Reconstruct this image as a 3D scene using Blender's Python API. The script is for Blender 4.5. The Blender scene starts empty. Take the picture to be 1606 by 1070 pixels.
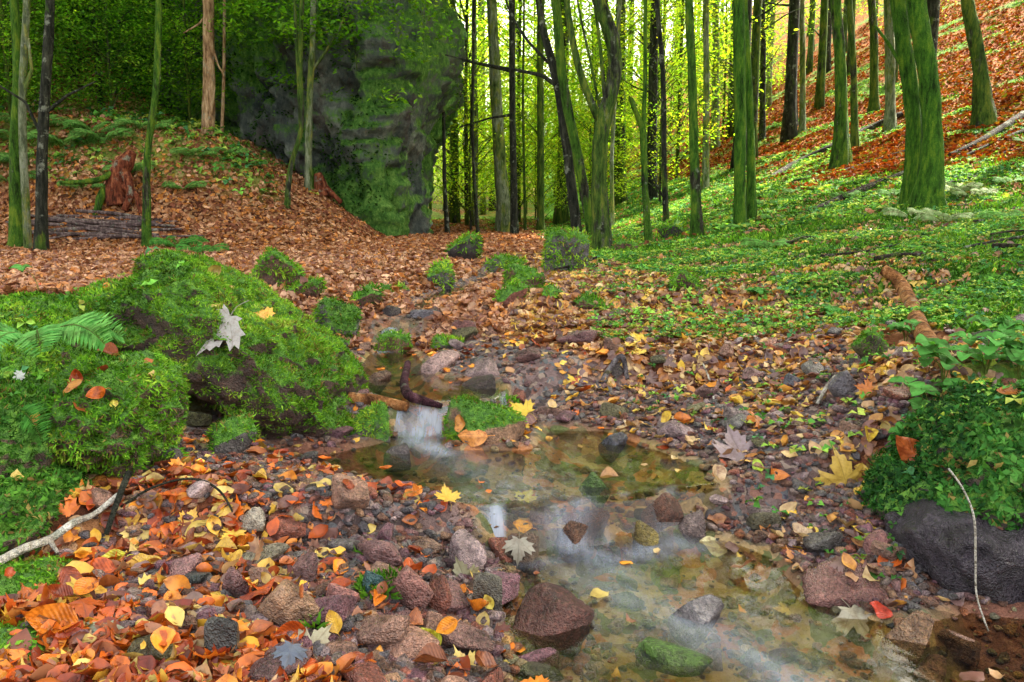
import bpy, math, random
import numpy as np
from mathutils import Vector, Matrix

# ------------------------------------------------------------------ camera, world, sun
S = bpy.context.scene
PITCH = math.radians(8.4); F = 1249.0; CZ = 0.85
cam_d = bpy.data.cameras.new('camera'); cam = bpy.data.objects.new('camera', cam_d)
S.collection.objects.link(cam); S.camera = cam
cam_d.sensor_width = 36; cam_d.lens = F / 1606 * 36; cam_d.clip_start = 0.05; cam_d.clip_end = 500
cam.location = (0, 0, CZ); cam.rotation_euler = (math.pi / 2 - PITCH, 0, 0)

SUN_AZ = math.radians(50)      # clockwise from straight ahead (+Y)
SUN_EL = math.radians(46)
W_ = bpy.data.worlds.new('World'); S.world = W_; W_.use_nodes = True
wn = W_.node_tree
sky = wn.nodes.new('ShaderNodeTexSky'); sky.sky_type = 'NISHITA'; sky.sun_disc = False
sky.sun_elevation = SUN_EL; sky.sun_rotation = SUN_AZ; sky.air_density = 1.2; sky.dust_density = 4.0; sky.ozone_density = 0.6
bg = wn.nodes['Background']; bg.inputs['Strength'].default_value = 0.15
hs = wn.nodes.new('ShaderNodeHueSaturation'); hs.inputs['Saturation'].default_value = .45
wm = wn.nodes.new('ShaderNodeMix'); wm.data_type = 'RGBA'; wm.blend_type = 'MULTIPLY'; wm.inputs[0].default_value = 1; wm.inputs[7].default_value = (1.08, 1.0, .86, 1)
wn.links.new(sky.outputs[0], hs.inputs['Color']); wn.links.new(hs.outputs[0], wm.inputs[6]); wn.links.new(wm.outputs[2], bg.inputs[0])
sl = bpy.data.lights.new('sun', 'SUN'); sl.energy = 3.3; sl.angle = math.radians(0.6); sl.color = (1, .93, .78)
so = bpy.data.objects.new('sun', sl); S.collection.objects.link(so)
sd = Vector((math.sin(SUN_AZ) * math.cos(SUN_EL), math.cos(SUN_AZ) * math.cos(SUN_EL), math.sin(SUN_EL)))
so.rotation_euler = (-sd).to_track_quat('-Z', 'Y').to_euler()
S.view_settings.view_transform = 'Standard'; S.view_settings.look = 'None'
S.view_settings.exposure = 2.68; S.view_settings.gamma = 1
S.render.engine = 'CYCLES'
S.cycles.max_bounces = 7; S.cycles.diffuse_bounces = 4; S.cycles.glossy_bounces = 3
S.cycles.transparent_max_bounces = 10; S.cycles.transmission_bounces = 3
S.cycles.use_denoising = True

rng = np.random.default_rng(7); random.seed(7)
C = S.collection

# ------------------------------------------------------------------ maths helpers
def sstep(x): x = np.clip(x, 0, 1); return x * x * (3 - 2 * x)
def hsh(ix, iy, iz, s):
    h = (ix.astype(np.int64) * 374761393 + iy.astype(np.int64) * 668265263 + iz.astype(np.int64) * 2147483647 + s * 974634777) & 0x7fffffff
    h = (h ^ (h >> 13)) * 1274126177 & 0x7fffffff
    return ((h ^ (h >> 16)) & 0xffff) / 65535.0
def vn(p, seed=0):
    p = np.asarray(p, float)
    i = np.floor(p).astype(np.int64); f = p - i; f = f * f * (3 - 2 * f); r = 0
    for a in (0, 1):
        for b in (0, 1):
            for c in (0, 1):
                w = (f[..., 0] if a else 1 - f[..., 0]) * (f[..., 1] if b else 1 - f[..., 1]) * (f[..., 2] if c else 1 - f[..., 2])
                r = r + w * hsh(i[..., 0] + a, i[..., 1] + b, i[..., 2] + c, seed)
    return r * 2 - 1
def fbm(p, oct=4, seed=0):
    r = 0; a = 1; t = 0; p = np.asarray(p, float)
    for k in range(oct): r = r + a * vn(p * 2 ** k + 17.3 * k, seed + k); t += a; a *= .5
    return r / t
def n2(X, Y, sc, oct=3, seed=0):
    X = np.asarray(X, float)
    return fbm(np.stack([X * sc, np.asarray(Y, float) * sc, np.zeros_like(X) + seed * 3.7], -1), oct, seed)
SP, CP = math.sin(PITCH), math.cos(PITCH)
def ray(x, y):
    a = (x - 803) / F; b = (535 - y) / F
    return np.array([a, CP + b * SP, -SP + b * CP])
def at(x, y, Y):
    d = ray(x, y); return np.array([0, 0, CZ]) + d * (Y / d[1])
def onz(x, y, z):
    d = ray(x, y); return (np.array([0, 0, CZ]) + d * ((z - CZ) / d[2]))[:2]
def sdf(X, Y, poly):
    X = np.asarray(X, float); Y = np.asarray(Y, float)
    d = np.full(X.shape, 1e9); ins = np.zeros(X.shape, bool); n = len(poly)
    for i in range(n):
        ax, ay = poly[i]; bx, by = poly[(i + 1) % n]
        ex, ey = bx - ax, by - ay; px, py = X - ax, Y - ay
        t = np.clip((px * ex + py * ey) / (ex * ex + ey * ey + 1e-12), 0, 1)
        d = np.minimum(d, np.hypot(px - ex * t, py - ey * t))
        c = ((ay > Y) != (by > Y)) & (X < (bx - ax) * (Y - ay) / (by - ay + 1e-12) + ax)
        ins ^= c
    return np.where(ins, -d, d)
def segdist(X, Y, pts):
    d = np.full(np.shape(X), 1e9)
    for (ax, ay), (bx, by) in zip(pts[:-1], pts[1:]):
        ex, ey = bx - ax, by - ay; px, py = X - ax, Y - ay
        t = np.clip((px * ex + py * ey) / (ex * ex + ey * ey), 0, 1)
        d = np.minimum(d, np.hypot(px - ex * t, py - ey * t))
    return d

# ------------------------------------------------------------------ terrain shape
pool0 = [onz(x, y, 0) for x, y in [(770, 848), (775, 900), (745, 960), (775, 1010), (770, 1075)]] + [(-.05, .3), (2.2, .3), (2.6, 1.5)] + \
        [onz(x, y, 0) for x, y in [(1606, 955), (1500, 945), (1400, 965), (1290, 925), (1230, 868), (1165, 845), (1090, 825)]]
pool1 = [onz(x, y, .1) for x, y in [(770, 850), (745, 812), (690, 795), (600, 775), (520, 748), (430, 722), (420, 700), (520, 706), (590, 690), (625, 655),
        (700, 655), (730, 700), (820, 700), (845, 668), (960, 672), (1040, 700), (1130, 735), (1155, 765), (1085, 790), (1120, 822), (1150, 850)]]
pool2 = [onz(x, y, .2) for x, y in [(625, 668), (625, 640), (560, 622), (540, 590), (560, 560), (585, 535), (640, 532), (668, 556), (700, 590), (760, 596), (830, 615), (790, 628), (705, 640), (700, 668)]]
pool3 = [onz(x, y, .32) for x, y in [(580, 545), (600, 505), (640, 500), (640, 478), (690, 462), (740, 452), (765, 430), (790, 440), (760, 462), (700, 480), (655, 508), (650, 545)]]
STREAM = [pool0, pool1, pool2, pool3]
def Wl(X, Y):
    q = Y - .29 * X
    return .1 * sstep((q - 1.95) / .11) + .1 * sstep((Y - 2.72 - .45 * sstep((X + .12) / .2)) / .16) + .12 * sstep((Y - 4.25) / .22) + .035 * np.clip(Y - 4.6, 0, 8)
FOOT = [(-40, 6), (-12, 8.4), (-6.2, 9.0), (-3.6, 10.0), (-2.2, 11.6), (-1.9, 14), (-2.5, 30), (-6, 60)]
HILLPOLY = FOOT + [(-60, 90), (-90, 6)]
def streamd(X, Y):
    d = np.full(np.shape(X), 1e9)
    for p in STREAM: d = np.minimum(d, sdf(X, Y, p))
    return d
def H0(X, Y, d=None):
    X = np.asarray(X, float); Y = np.asarray(Y, float)
    if d is None: d = streamd(X, Y)
    W = Wl(X, Y)
    far = sstep((Y - 5) / 5)
    fl = np.interp(Y, [-5, 0, 2, 2.8, 4.3, 6, 10, 14, 30, 60, 120], [.1, .08, .12, .24, .36, .45, .52, .56, 1.2, 4.5, 16])
    base = np.maximum(fl, W + .03) 
    # gravel bars close to the water
    g = W - .085 * sstep(-d / .16) - .03 * sstep(-d / .4)
    out = W + .02 + .07 * sstep(d / .3) + .05 * sstep((d - .3) / .8)
    h = np.where(d < 0, g + .02, out)
    h = h * (1 - far) + np.minimum(base, h + .08) * far
    b = sstep((d - .25) / .8); h = h * (1 - b) + np.maximum(h, base) * b
    # right side
    k = np.interp(Y, [0, 5, 9, 14, 20, 25, 40, 70], [.12, .12, .14, .30, .38, .47, .58, .6])
    r = np.clip(X - 1.0, 0, None)
    h = h + k * (r * r / (r + .5)) + .03 * np.clip(r - 6, 0, 20) * np.clip(Y / 14, 0, 1)
    h = h + .14 * sstep((X - 1.0) / .35) * sstep((3.4 - Y) / .8) * sstep((Y - 1.75) / .3)
    # left bank plateau
    xl = np.interp(Y, [-3, 1.3, 1.8, 2.2, 3.2, 4.0, 5, 6, 10, 14], [-1.1, -1.0, -1.05, -1.1, -1.35, -1.2, -1.05, -.95, -.6, -1.2])
    pl = sstep((xl - X) / .35)
    top = np.interp(Y, [0, 1.2, 1.8, 2.3, 4, 12], [.2, .2, .3, .46, .5, .55])
    h = h + pl * np.clip(top - h, 0, None)
    # left hill
    dh = sdf(X, Y, HILLPOLY); s = np.clip(-dh, 0, None)
    h = h + (.62 * s * s / (s + 1.0)) + .25 * np.clip(s - 4, 0, 14)
    h = np.maximum(h, .5 + .64 * np.clip(-1.75 - X, 0, 2.5) * sstep((Y - 9.7) / 2.1) + .12 * np.clip(-4.2 - X, 0, 3) * sstep((Y - 9.7) / 2.1) - 9 * (Y < 9.7))
    hill = np.maximum(sstep((s) / 1.0), sstep((-2 - X) / .8) * sstep((Y - 9.8) / 1)); rt = sstep((X - 1.8) / 2)
    h = h + (.2 * hill + .2 * rt * sstep((Y - 5) / 6)) * n2(X, Y, .55, 4, 3)
    h = h + (.02 * sstep(d / .5) * (1 + 2 * hill + 2 * rt)) * n2(X, Y, 2.3, 3, 5)
    return h
def H(X, Y, d=None):
    if d is None: d = streamd(X, Y)
    X = np.asarray(X, float); Y = np.asarray(Y, float)
    return H0(X, Y, d) + .016 * n2(X, Y, 9, 3, 9) * sstep((d + .3) / .5) + .008 * n2(X, Y, 30, 2, 11)
def Hs(x, y): return float(H(np.array([x]), np.array([y]))[0])
_ys = .7 * (90 / .7) ** np.linspace(0, 1, 900)
def hit(x, y, y0=.7, up=0.0):
    d = ray(x, y); P = np.array([0, 0, CZ]) + d[None] * (_ys / d[1])[:, None]
    m = (P[:, 2] < H(P[:, 0], P[:, 1]) + up) & (_ys > y0)
    i = int(np.argmax(m)) if m.any() else len(_ys) - 1
    return P[i]
def nrm(X, Y, e=.02):
    d = streamd(X, Y)
    gx = (H(X + e, Y, d) - H(X - e, Y, d)) / (2 * e); gy = (H(X, Y + e, d) - H(X, Y - e, d)) / (2 * e)
    n = np.stack([-gx, -gy, np.ones_like(gx)], -1); return n / np.linalg.norm(n, axis=-1, keepdims=True)
def cover(X, Y, d, h):
    """weights: green ground cover, gravel, orange slope litter; the rest is brown litter"""
    nz = n2(X, Y, .9, 4, 21); nf = n2(X, Y, 5, 3, 23)
    xg = .0 + np.interp(Y, [0, 1.6, 2.4, 3.2, 4.5, 6, 9, 14, 30], [1.0, 1.0, 1.25, 1.9, 1.35, .75, .45, .5, 1.0])
    green = sstep((X - xg + .25 * nz + .25 * nf) / .3)
    green = np.maximum(green, sstep((h - .12 - .0 * X) / .1) * sstep((-1.0 - X) / .3) * sstep((4.2 - Y) / .4))
    orange = (1 - .85 * sstep((n2(X * .5, Y * .5 + h * 1.6, 1.5, 3, 25) - .06) / .14)) * sstep((h - 1.35 - .05 * np.clip(Y - 12, 0, 20) + .8 * nz + .3 * nf) / .5) * sstep((X - 2.5) / 1.5)
    green = green * (1 - orange)
    left = sstep((-2.6 - X + 1.2 * nz) / 1) * sstep((Y - 8.8) / 1.0) * sstep((h - 1.15 + .6 * nz + .1 * (X + 5)) / .5)
    green = np.maximum(green, left * .55)
    green = np.maximum(green, .7 * sstep((Y - 16) / 6) * (1 - orange) * sstep((nz + .3) / .4))
    gravel = sstep((.9 - np.abs(d - .12) * 2.6 + .5 * nf) / .5) * sstep((5 - Y) / 1.5) * (1 - green)
    bar = sstep((n2(X, Y, 3, 2, 31) + .35 - np.abs(Y - 2.6) * .5) / .3) * sstep((X - .35) / .2) * sstep((3.3 - Y) / .5)
    gravel = np.maximum(gravel, bar * (1 - green))
    gravel = np.where(d < 0, 1, gravel)
    return green, gravel, orange

# ------------------------------------------------------------------ object helpers
def tag(o, label=None, cat=None, group=None, kind=None):
    for k, v in (('label', label), ('category', cat), ('group', group), ('kind', kind)):
        if v: o[k] = v
    return o
def empty(name, loc=(0, 0, 0), rz=0, **kw):
    o = bpy.data.objects.new(name, None); o.empty_display_size = .1; C.objects.link(o)
    o.location = [float(v) for v in loc]; o.rotation_euler = (0, 0, rz); return tag(o, **kw)
def npmesh(name, V, Fc, mat=None, col=None, uv=None, smooth=True):
    """V (n,3); Fc (m,k) uniform polygons or list of such arrays; col per-vertex (n,3)"""
    me = bpy.data.meshes.new(name); V = np.ascontiguousarray(V, np.float32)
    fl = Fc if isinstance(Fc, list) else [Fc]
    me.vertices.add(len(V)); me.vertices.foreach_set('co', V.ravel())
    idx = np.concatenate([f.ravel() for f in fl]).astype(np.int32)
    tot = np.concatenate([np.full(len(f), f.shape[1]) for f in fl]).astype(np.int32)
    st = np.concatenate([[0], np.cumsum(tot)[:-1]]).astype(np.int32)
    me.loops.add(len(idx)); me.loops.foreach_set('vertex_index', idx)
    me.polygons.add(len(tot)); me.polygons.foreach_set('loop_start', st); me.polygons.foreach_set('loop_total', tot)
    me.update(calc_edges=True)
    if smooth: me.polygons.foreach_set('use_smooth', np.ones(len(tot), bool))
    if col is not None:
        a = me.color_attributes.new('col', 'FLOAT_COLOR', 'POINT')
        a.data.foreach_set('color', np.concatenate([col, np.ones((len(V), 1))], 1).astype(np.float32).ravel())
    if uv is not None:
        u = me.uv_layers.new(name='UVMap'); u.data.foreach_set('uv', uv[idx].astype(np.float32).ravel())
    if mat: me.materials.append(mat)
    return me
def obj(name, me, parent=None, loc=None, **kw):
    o = bpy.data.objects.new(name, me); C.objects.link(o)
    if parent: o.parent = parent
    if loc is not None: o.location = [float(v) for v in loc]
    return tag(o, **kw)
def join(parts):
    V = []; Q = {}; cols = []; n = 0
    for p in parts:
        v, fl = p[0], p[1]; V.append(v)
        for f in (fl if isinstance(fl, list) else [fl]): Q.setdefault(f.shape[1], []).append(f + n)
        if len(p) > 2: cols.append(p[2])
        n += len(v)
    return np.concatenate(V), [np.concatenate(q) for q in Q.values()], (np.concatenate(cols) if cols else None)
def tube(P, R, seg=10, rough=.0, seed=0, flare=0, cap=True, rib=0):
    P = np.asarray(P, float); R = np.asarray(R, float); n = len(P)
    T = np.gradient(P, axis=0); T /= np.linalg.norm(T, axis=1, keepdims=True) + 1e-9
    ref = np.array([0, 0, 1.]) if abs(T[:, 2]).mean() < .7 else np.array([0, 1., 0])
    A = np.cross(T, ref); A /= np.linalg.norm(A, axis=1, keepdims=True) + 1e-9; B = np.cross(T, A)
    th = np.linspace(0, 2 * np.pi, seg, endpoint=False)
    rr = np.repeat(R[:, None], seg, 1)
    if flare:
        L = np.linalg.norm(P - P[0], axis=1)[:, None]
        rr = rr * (1 + flare * np.exp(-L / (R[0] * 2.2)) * (.75 + .6 * np.sin(th * 3 + seed) ** 2 + .3 * np.sin(th * 2 + seed * 2)))
    V = P[:, None] + rr[..., None] * (np.cos(th)[None, :, None] * A[:, None] + np.sin(th)[None, :, None] * B[:, None])
    if rib:
        nn = fbm(np.concatenate([V[..., :2] / (R.mean() * .45), V[..., 2:] * .5 / max(R.mean() * 4, .1)], -1) + seed, 3, seed + 1)
        V = V + (V - P[:, None]) * (np.abs(nn) * -1.3 + .2)[..., None] * rib
    if rough:
        nn = fbm(V / (R.mean() * 1.6) * np.array([1, 1, .5]) + seed, 3, seed)
        V = V + (V - P[:, None]) * nn[..., None] * rough
    i = np.arange(n - 1)[:, None] * seg + np.arange(seg)[None]; j = np.arange(n - 1)[:, None] * seg + (np.arange(seg)[None] + 1) % seg
    Fq = np.stack([i, j, j + seg, i + seg], -1).reshape(-1, 4)
    V = V.reshape(-1, 3); out = [Fq]
    if cap:
        V = np.concatenate([V, P[:1], P[-1:]]); k = np.arange(seg); k2 = (k + 1) % seg
        out.append(np.concatenate([np.stack([k2, k, np.full(seg, n * seg)], -1), np.stack([(n - 1) * seg + k, (n - 1) * seg + k2, np.full(seg, n * seg + 1)], -1)]))
    return V, out
def spline(P, n):
    P = np.asarray(P, float)
    if len(P) == 2: return P[0] + (P[1] - P[0]) * np.linspace(0, 1, n)[:, None]
    t = np.linspace(0, len(P) - 1, n); i = np.minimum(t.astype(int), len(P) - 2); f = (t - i)[:, None]
    E = np.vstack([2 * P[0] - P[1], P, 2 * P[-1] - P[-2]]); a, b, c, d = E[i], E[i + 1], E[i + 2], E[i + 3]
    return .5 * (2 * b + (c - a) * f + (2 * a - 5 * b + 4 * c - d) * f ** 2 + (3 * b - a - 3 * c + d) * f ** 3)
def smoothline(P, R, n=90):
    P = np.asarray(P, float); L = np.r_[0, np.cumsum(np.linalg.norm(np.diff(P, axis=0), axis=1))]; t = np.linspace(0, 1, n) ** 1.15 * L[-1]
    Q = np.stack([np.interp(t, L, P[:, i]) for i in range(3)], -1); r = np.interp(t, L, R)
    for _ in range(3):
        Q[1:-1] = .25 * Q[:-2] + .5 * Q[1:-1] + .25 * Q[2:]
    return Q, r
def frames(N, yaw):
    """rotation matrices with z=N and random yaw -> (n,3,3) columns x,y,z"""
    N = N / (np.linalg.norm(N, axis=1, keepdims=True) + 1e-9)
    r = np.where(np.abs(N[:, 2:3]) < .9, np.array([[0, 0, 1.]]), np.array([[1., 0, 0]]))
    A = np.cross(r, N); A /= np.linalg.norm(A, axis=1, keepdims=True) + 1e-9; B = np.cross(N, A)
    c, s = np.cos(yaw)[:, None], np.sin(yaw)[:, None]
    return np.stack([A * c + B * s, -A * s + B * c, N], -1)
def stamp(tV, tF, P, R, sc, col, shade=None):
    """copies of a template at points P with rotations R and scale sc, colours per copy"""
    n, k = len(P), len(tV); sc = np.asarray(sc, float)
    if sc.ndim == 1: sc = sc[:, None]
    L = tV[None] * (sc[:, None, :] if sc.shape[1] == 3 else sc[:, :, None])
    V = np.einsum('nij,nkj->nki', R, L) + P[:, None]
    fl = tF if isinstance(tF, list) else [tF]
    F_ = [(f[None] + (np.arange(n) * k)[:, None, None]).reshape(-1, f.shape[1]) for f in fl]
    cc = np.repeat(col[:, None], k, 1)
    if shade is not None: cc = cc * shade[None, :, None]
    return V.reshape(-1, 3), F_, cc.reshape(-1, 3)

# ------------------------------------------------------------------ materials
def newmat(name):
    m = bpy.data.materials.new(name); m.use_nodes = True; nt = m.node_tree
    return m, nt, nt.nodes['Principled BSDF'], nt.nodes['Material Output']
def N(nt, t, **kw):
    n = nt.nodes.new(t)
    for k, v in kw.items():
        if hasattr(n, k): setattr(n, k, v)
        else: n.inputs[k].default_value = v
    return n
def ramp(nt, fac, stops, interp='LINEAR'):
    r = nt.nodes.new('ShaderNodeValToRGB'); r.color_ramp.interpolation = interp
    e = r.color_ramp.elements
    while len(e) < len(stops): e.new(0.5)
    for q, (p, c) in zip(e, stops): q.position = p; q.color = (*c, 1)
    nt.links.new(fac, r.inputs[0]); return r.outputs[0]
def mixc(nt, f, a, b, mode='MIX'):
    m = nt.nodes.new('ShaderNodeMix'); m.data_type = 'RGBA'; m.blend_type = mode
    for s, v in ((m.inputs[0], f), (m.inputs[6], a), (m.inputs[7], b)):
        if hasattr(v, 'links'): nt.links.new(v, s)
        else: s.default_value = v if isinstance(v, (int, float)) else (*v, 1)
    return m.outputs[2]
def math_(nt, op, a, b=0, clamp=False):
    m = nt.nodes.new('ShaderNodeMath'); m.operation = op; m.use_clamp = clamp
    for s, v in ((m.inputs[0], a), (m.inputs[1], b)):
        if hasattr(v, 'links'): nt.links.new(v, s)
        else: s.default_value = v
    return m.outputs[0]
def noise(nt, sc, det=4, rough=.6, vec=None, out=0):
    n = N(nt, 'ShaderNodeTexNoise'); n.inputs['Scale'].default_value = sc; n.inputs['Detail'].default_value = det; n.inputs['Roughness'].default_value = rough
    if vec: nt.links.new(vec, n.inputs['Vector'])
    return n.outputs[out]
def voro(nt, sc, vec=None, out='Color'):
    n = N(nt, 'ShaderNodeTexVoronoi'); n.inputs['Scale'].default_value = sc
    if vec: nt.links.new(vec, n.inputs['Vector'])
    return n.outputs[out]
def bump(nt, h, st, dist, bs):
    b = N(nt, 'ShaderNodeBump'); b.inputs['Strength'].default_value = st; b.inputs['Distance'].default_value = dist
    nt.links.new(h, b.inputs['Height']); nt.links.new(b.outputs[0], bs.inputs['Normal']); return b
def sepx(nt, v, i):
    s = N(nt, 'ShaderNodeSeparateXYZ'); nt.links.new(v, s.inputs[0]); return s.outputs[i]
def geo(nt, w='Position'): return N(nt, 'ShaderNodeNewGeometry').outputs[w]
def ocoord(nt): return N(nt, 'ShaderNodeTexCoord').outputs['Object']
def pos_plus_random(nt):
    """object coordinates shifted per object so copies of one mesh do not repeat their pattern"""
    a = N(nt, 'ShaderNodeVectorMath', operation='ADD'); m = N(nt, 'ShaderNodeMath', operation='MULTIPLY'); m.inputs[1].default_value = 37
    nt.links.new(N(nt, 'ShaderNodeObjectInfo').outputs['Random'], m.inputs[0])
    nt.links.new(geo(nt), a.inputs[0]); nt.links.new(m.outputs[0], a.inputs[1]); return a.outputs[0]

def mat_leaf(name, trans=.35, rough=.4, src='attr', veins=False, tcol=(1, .9, .45)):
    m, nt, b, o = newmat(name); b.inputs['Specular IOR Level'].default_value = .5
    c = N(nt, 'ShaderNodeAttribute', attribute_name='col').outputs['Color'] if src == 'attr' else N(nt, 'ShaderNodeObjectInfo').outputs['Color']
    nz = noise(nt, 60 if veins else 25, 4, .65, vec=geo(nt))
    c = mixc(nt, ramp(nt, nz, [(.44, (0, 0, 0)), (.66, (.85, .85, .85))]), c, mixc(nt, 1.0, c, (.36, .22, .18), 'MULTIPLY'))
    if veins:
        uv = N(nt, 'ShaderNodeTexCoord').outputs['UV']; u = sepx(nt, uv, 0); v = sepx(nt, uv, 1)
        au = math_(nt, 'ABSOLUTE', math_(nt, 'SUBTRACT', u, .5))
        mid = math_(nt, 'LESS_THAN', au, .022)
        w = math_(nt, 'SINE', math_(nt, 'MULTIPLY', math_(nt, 'SUBTRACT', v, math_(nt, 'MULTIPLY', au, .55)), 58))
        side = math_(nt, 'GREATER_THAN', w, .93)
        vv = math_(nt, 'MAXIMUM', mid, math_(nt, 'MULTIPLY', side, .6))
        c = mixc(nt, math_(nt, 'MULTIPLY', vv, .5), c, mixc(nt, 1.0, c, (1.6, 1.5, 1.3), 'MULTIPLY'))
        bump(nt, math_(nt, 'ADD', math_(nt, 'MULTIPLY', w, .6), math_(nt, 'MULTIPLY', nz, 1)), .35, .002, b)
    nt.links.new(c, b.inputs['Base Color']); b.inputs['Roughness'].default_value = rough; b.inputs['Specular IOR Level'].default_value = .5 if rough < .6 else .12
    if trans:
        t = N(nt, 'ShaderNodeBsdfTranslucent'); nt.links.new(mixc(nt, 1.0, c, tcol, 'MULTIPLY'), t.inputs[0])
        mx = N(nt, 'ShaderNodeMixShader'); mx.inputs[0].default_value = trans
        nt.links.new(b.outputs[0], mx.inputs[1]); nt.links.new(t.outputs[0], mx.inputs[2]); nt.links.new(mx.outputs[0], o.inputs[0])
    return m
M_LITTER = mat_leaf('fallen_leaf_mat', .15, .42)
M_LITTERF = mat_leaf('distant_fallen_leaf_mat', .2, .8)
M_LEAFOBJ = mat_leaf('fallen_leaf_object_mat', .25, .3, 'obj', True)
M_FOL = mat_leaf('foliage_mat', .65, .75, 'attr', tcol=(1.15, 1.25, .35))
M_MOSS = mat_leaf('moss_mat', .35, .7, 'attr', tcol=(1.1, 1.1, .4))

def mat_rock(name, mossy=0.0, wet=.45, src='obj', scale=1.0, col=(.2, .15, .13)):
    m, nt, b, o = newmat(name)
    p = pos_plus_random(nt) if src == 'obj' else geo(nt)
    base = N(nt, 'ShaderNodeObjectInfo').outputs['Color'] if src == 'obj' else (N(nt, 'ShaderNodeAttribute', attribute_name='col').outputs['Color'] if src == 'attr' else None)
    n1 = noise(nt, 14 * scale, 6, .7, p); n2_ = noise(nt, 120 * scale, 3, .7, p); v = voro(nt, 260 * scale, p, 'Distance')
    if base is None: base = ramp(nt, n1, [(.3, tuple(x * .45 for x in col)), (.55, col), (.8, tuple(min(1, x * 1.7) for x in col))])
    c = mixc(nt, ramp(nt, n1, [(.35, (0, 0, 0)), (.65, (1, 1, 1))]), mixc(nt, 1., base, (.26, .2, .21), 'MULTIPLY'), mixc(nt, 1., base, (1.15, 1.05, 1.0), 'MULTIPLY'))
    c = mixc(nt, ramp(nt, n2_, [(.5, (0, 0, 0)), (.62, (.7, .7, .7))]), c, mixc(nt, 1., c, (1.9, 1.8, 1.7), 'MULTIPLY'))
    c = mixc(nt, ramp(nt, n2_, [(.34, (.8, .8, .8)), (.44, (0, 0, 0))]), c, mixc(nt, 1., c, (.35, .3, .3), 'MULTIPLY'))
    if mossy:
        nz = sepx(nt, geo(nt, 'Normal'), 2)
        f = math_(nt, 'ADD', math_(nt, 'MULTIPLY', nz, .8), math_(nt, 'MULTIPLY', noise(nt, 9 * scale, 5, .7, p), 1.0))
        mk = ramp(nt, f, [(max(0, 1.0 - mossy), (0, 0, 0)), (min(1, 1.12 - mossy), (1, 1, 1))])
        g = ramp(nt, noise(nt, 45 * scale, 4, .7, p), [(.3, (.02, .07, .008)), (.5, (.08, .22, .02)), (.72, (.2, .4, .04))])
        c = mixc(nt, mk, c, g)
        r = N(nt, 'ShaderNodeMix'); nt.links.new(mk, r.inputs[0]); r.inputs[2].default_value = wet; r.inputs[3].default_value = .85
        nt.links.new(r.outputs[0], b.inputs['Roughness'])
    else:
        nt.links.new(math_(nt, 'ADD', math_(nt, 'MULTIPLY', n2_, .3), wet - .15), b.inputs['Roughness'])
    nt.links.new(c, b.inputs['Base Color'])
    h = math_(nt, 'ADD', math_(nt, 'MULTIPLY', n1, 1.2), math_(nt, 'ADD', math_(nt, 'MULTIPLY', n2_, .35), math_(nt, 'MULTIPLY', v, .15)))
    bump(nt, h, 1, .03 / scale, b)
    return m
M_STONE = mat_rock('stone_mat', 0, .3)
M_STONE_WET = mat_rock('wet_stone_mat', 0, .2)
M_STONE_MOSS = mat_rock('mossy_stone_mat', .42, .5)
M_PEBBLE = mat_rock('pebble_mat', 0, .32, 'attr')

def mat_cliff():
    m, nt, b, o = newmat('cliff_mat'); p = geo(nt)
    mp = N(nt, 'ShaderNodeMapping'); mp.inputs['Scale'].default_value = (1, 1, .6); nt.links.new(p, mp.inputs[0]); q = mp.outputs[0]
    n1 = noise(nt, 2.2, 12, .78, q); n2_ = noise(nt, 11, 8, .8, q); n3 = noise(nt, .55, 5, .6, p)
    c = ramp(nt, n1, [(.3, (.012, .016, .02)), (.42, (.07, .09, .095)), (.54, (.19, .22, .2)), (.66, (.42, .44, .38))])
    c = mixc(nt, ramp(nt, noise(nt, 2.3, 5, .7, q), [(.5, (0, 0, 0)), (.62, (.5, .5, .5))]), c, (.12, .07, .06))
    g = ramp(nt, n2_, [(.34, (.02, .07, .015)), (.48, (.09, .24, .04)), (.62, (.24, .44, .09))])
    nz = sepx(nt, geo(nt, 'Normal'), 2)
    f = math_(nt, 'ADD', math_(nt, 'MULTIPLY', nz, .1), math_(nt, 'ADD', math_(nt, 'MULTIPLY', n3, .75), math_(nt, 'MULTIPLY', n2_, .3)))
    c = mixc(nt, ramp(nt, f, [(.47, (0, 0, 0)), (.54, (1, 1, 1))]), c, g)
    nt.links.new(c, b.inputs['Base Color']); b.inputs['Roughness'].default_value = .8; b.inputs['Specular IOR Level'].default_value = .12
    bump(nt, math_(nt, 'ADD', n1, math_(nt, 'ADD', math_(nt, 'MULTIPLY', n2_, .5), math_(nt, 'MULTIPLY', voro(nt, 5, q, 'Distance'), .3))), 1, .35, b); return m
M_CLIFF = mat_cliff()

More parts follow.
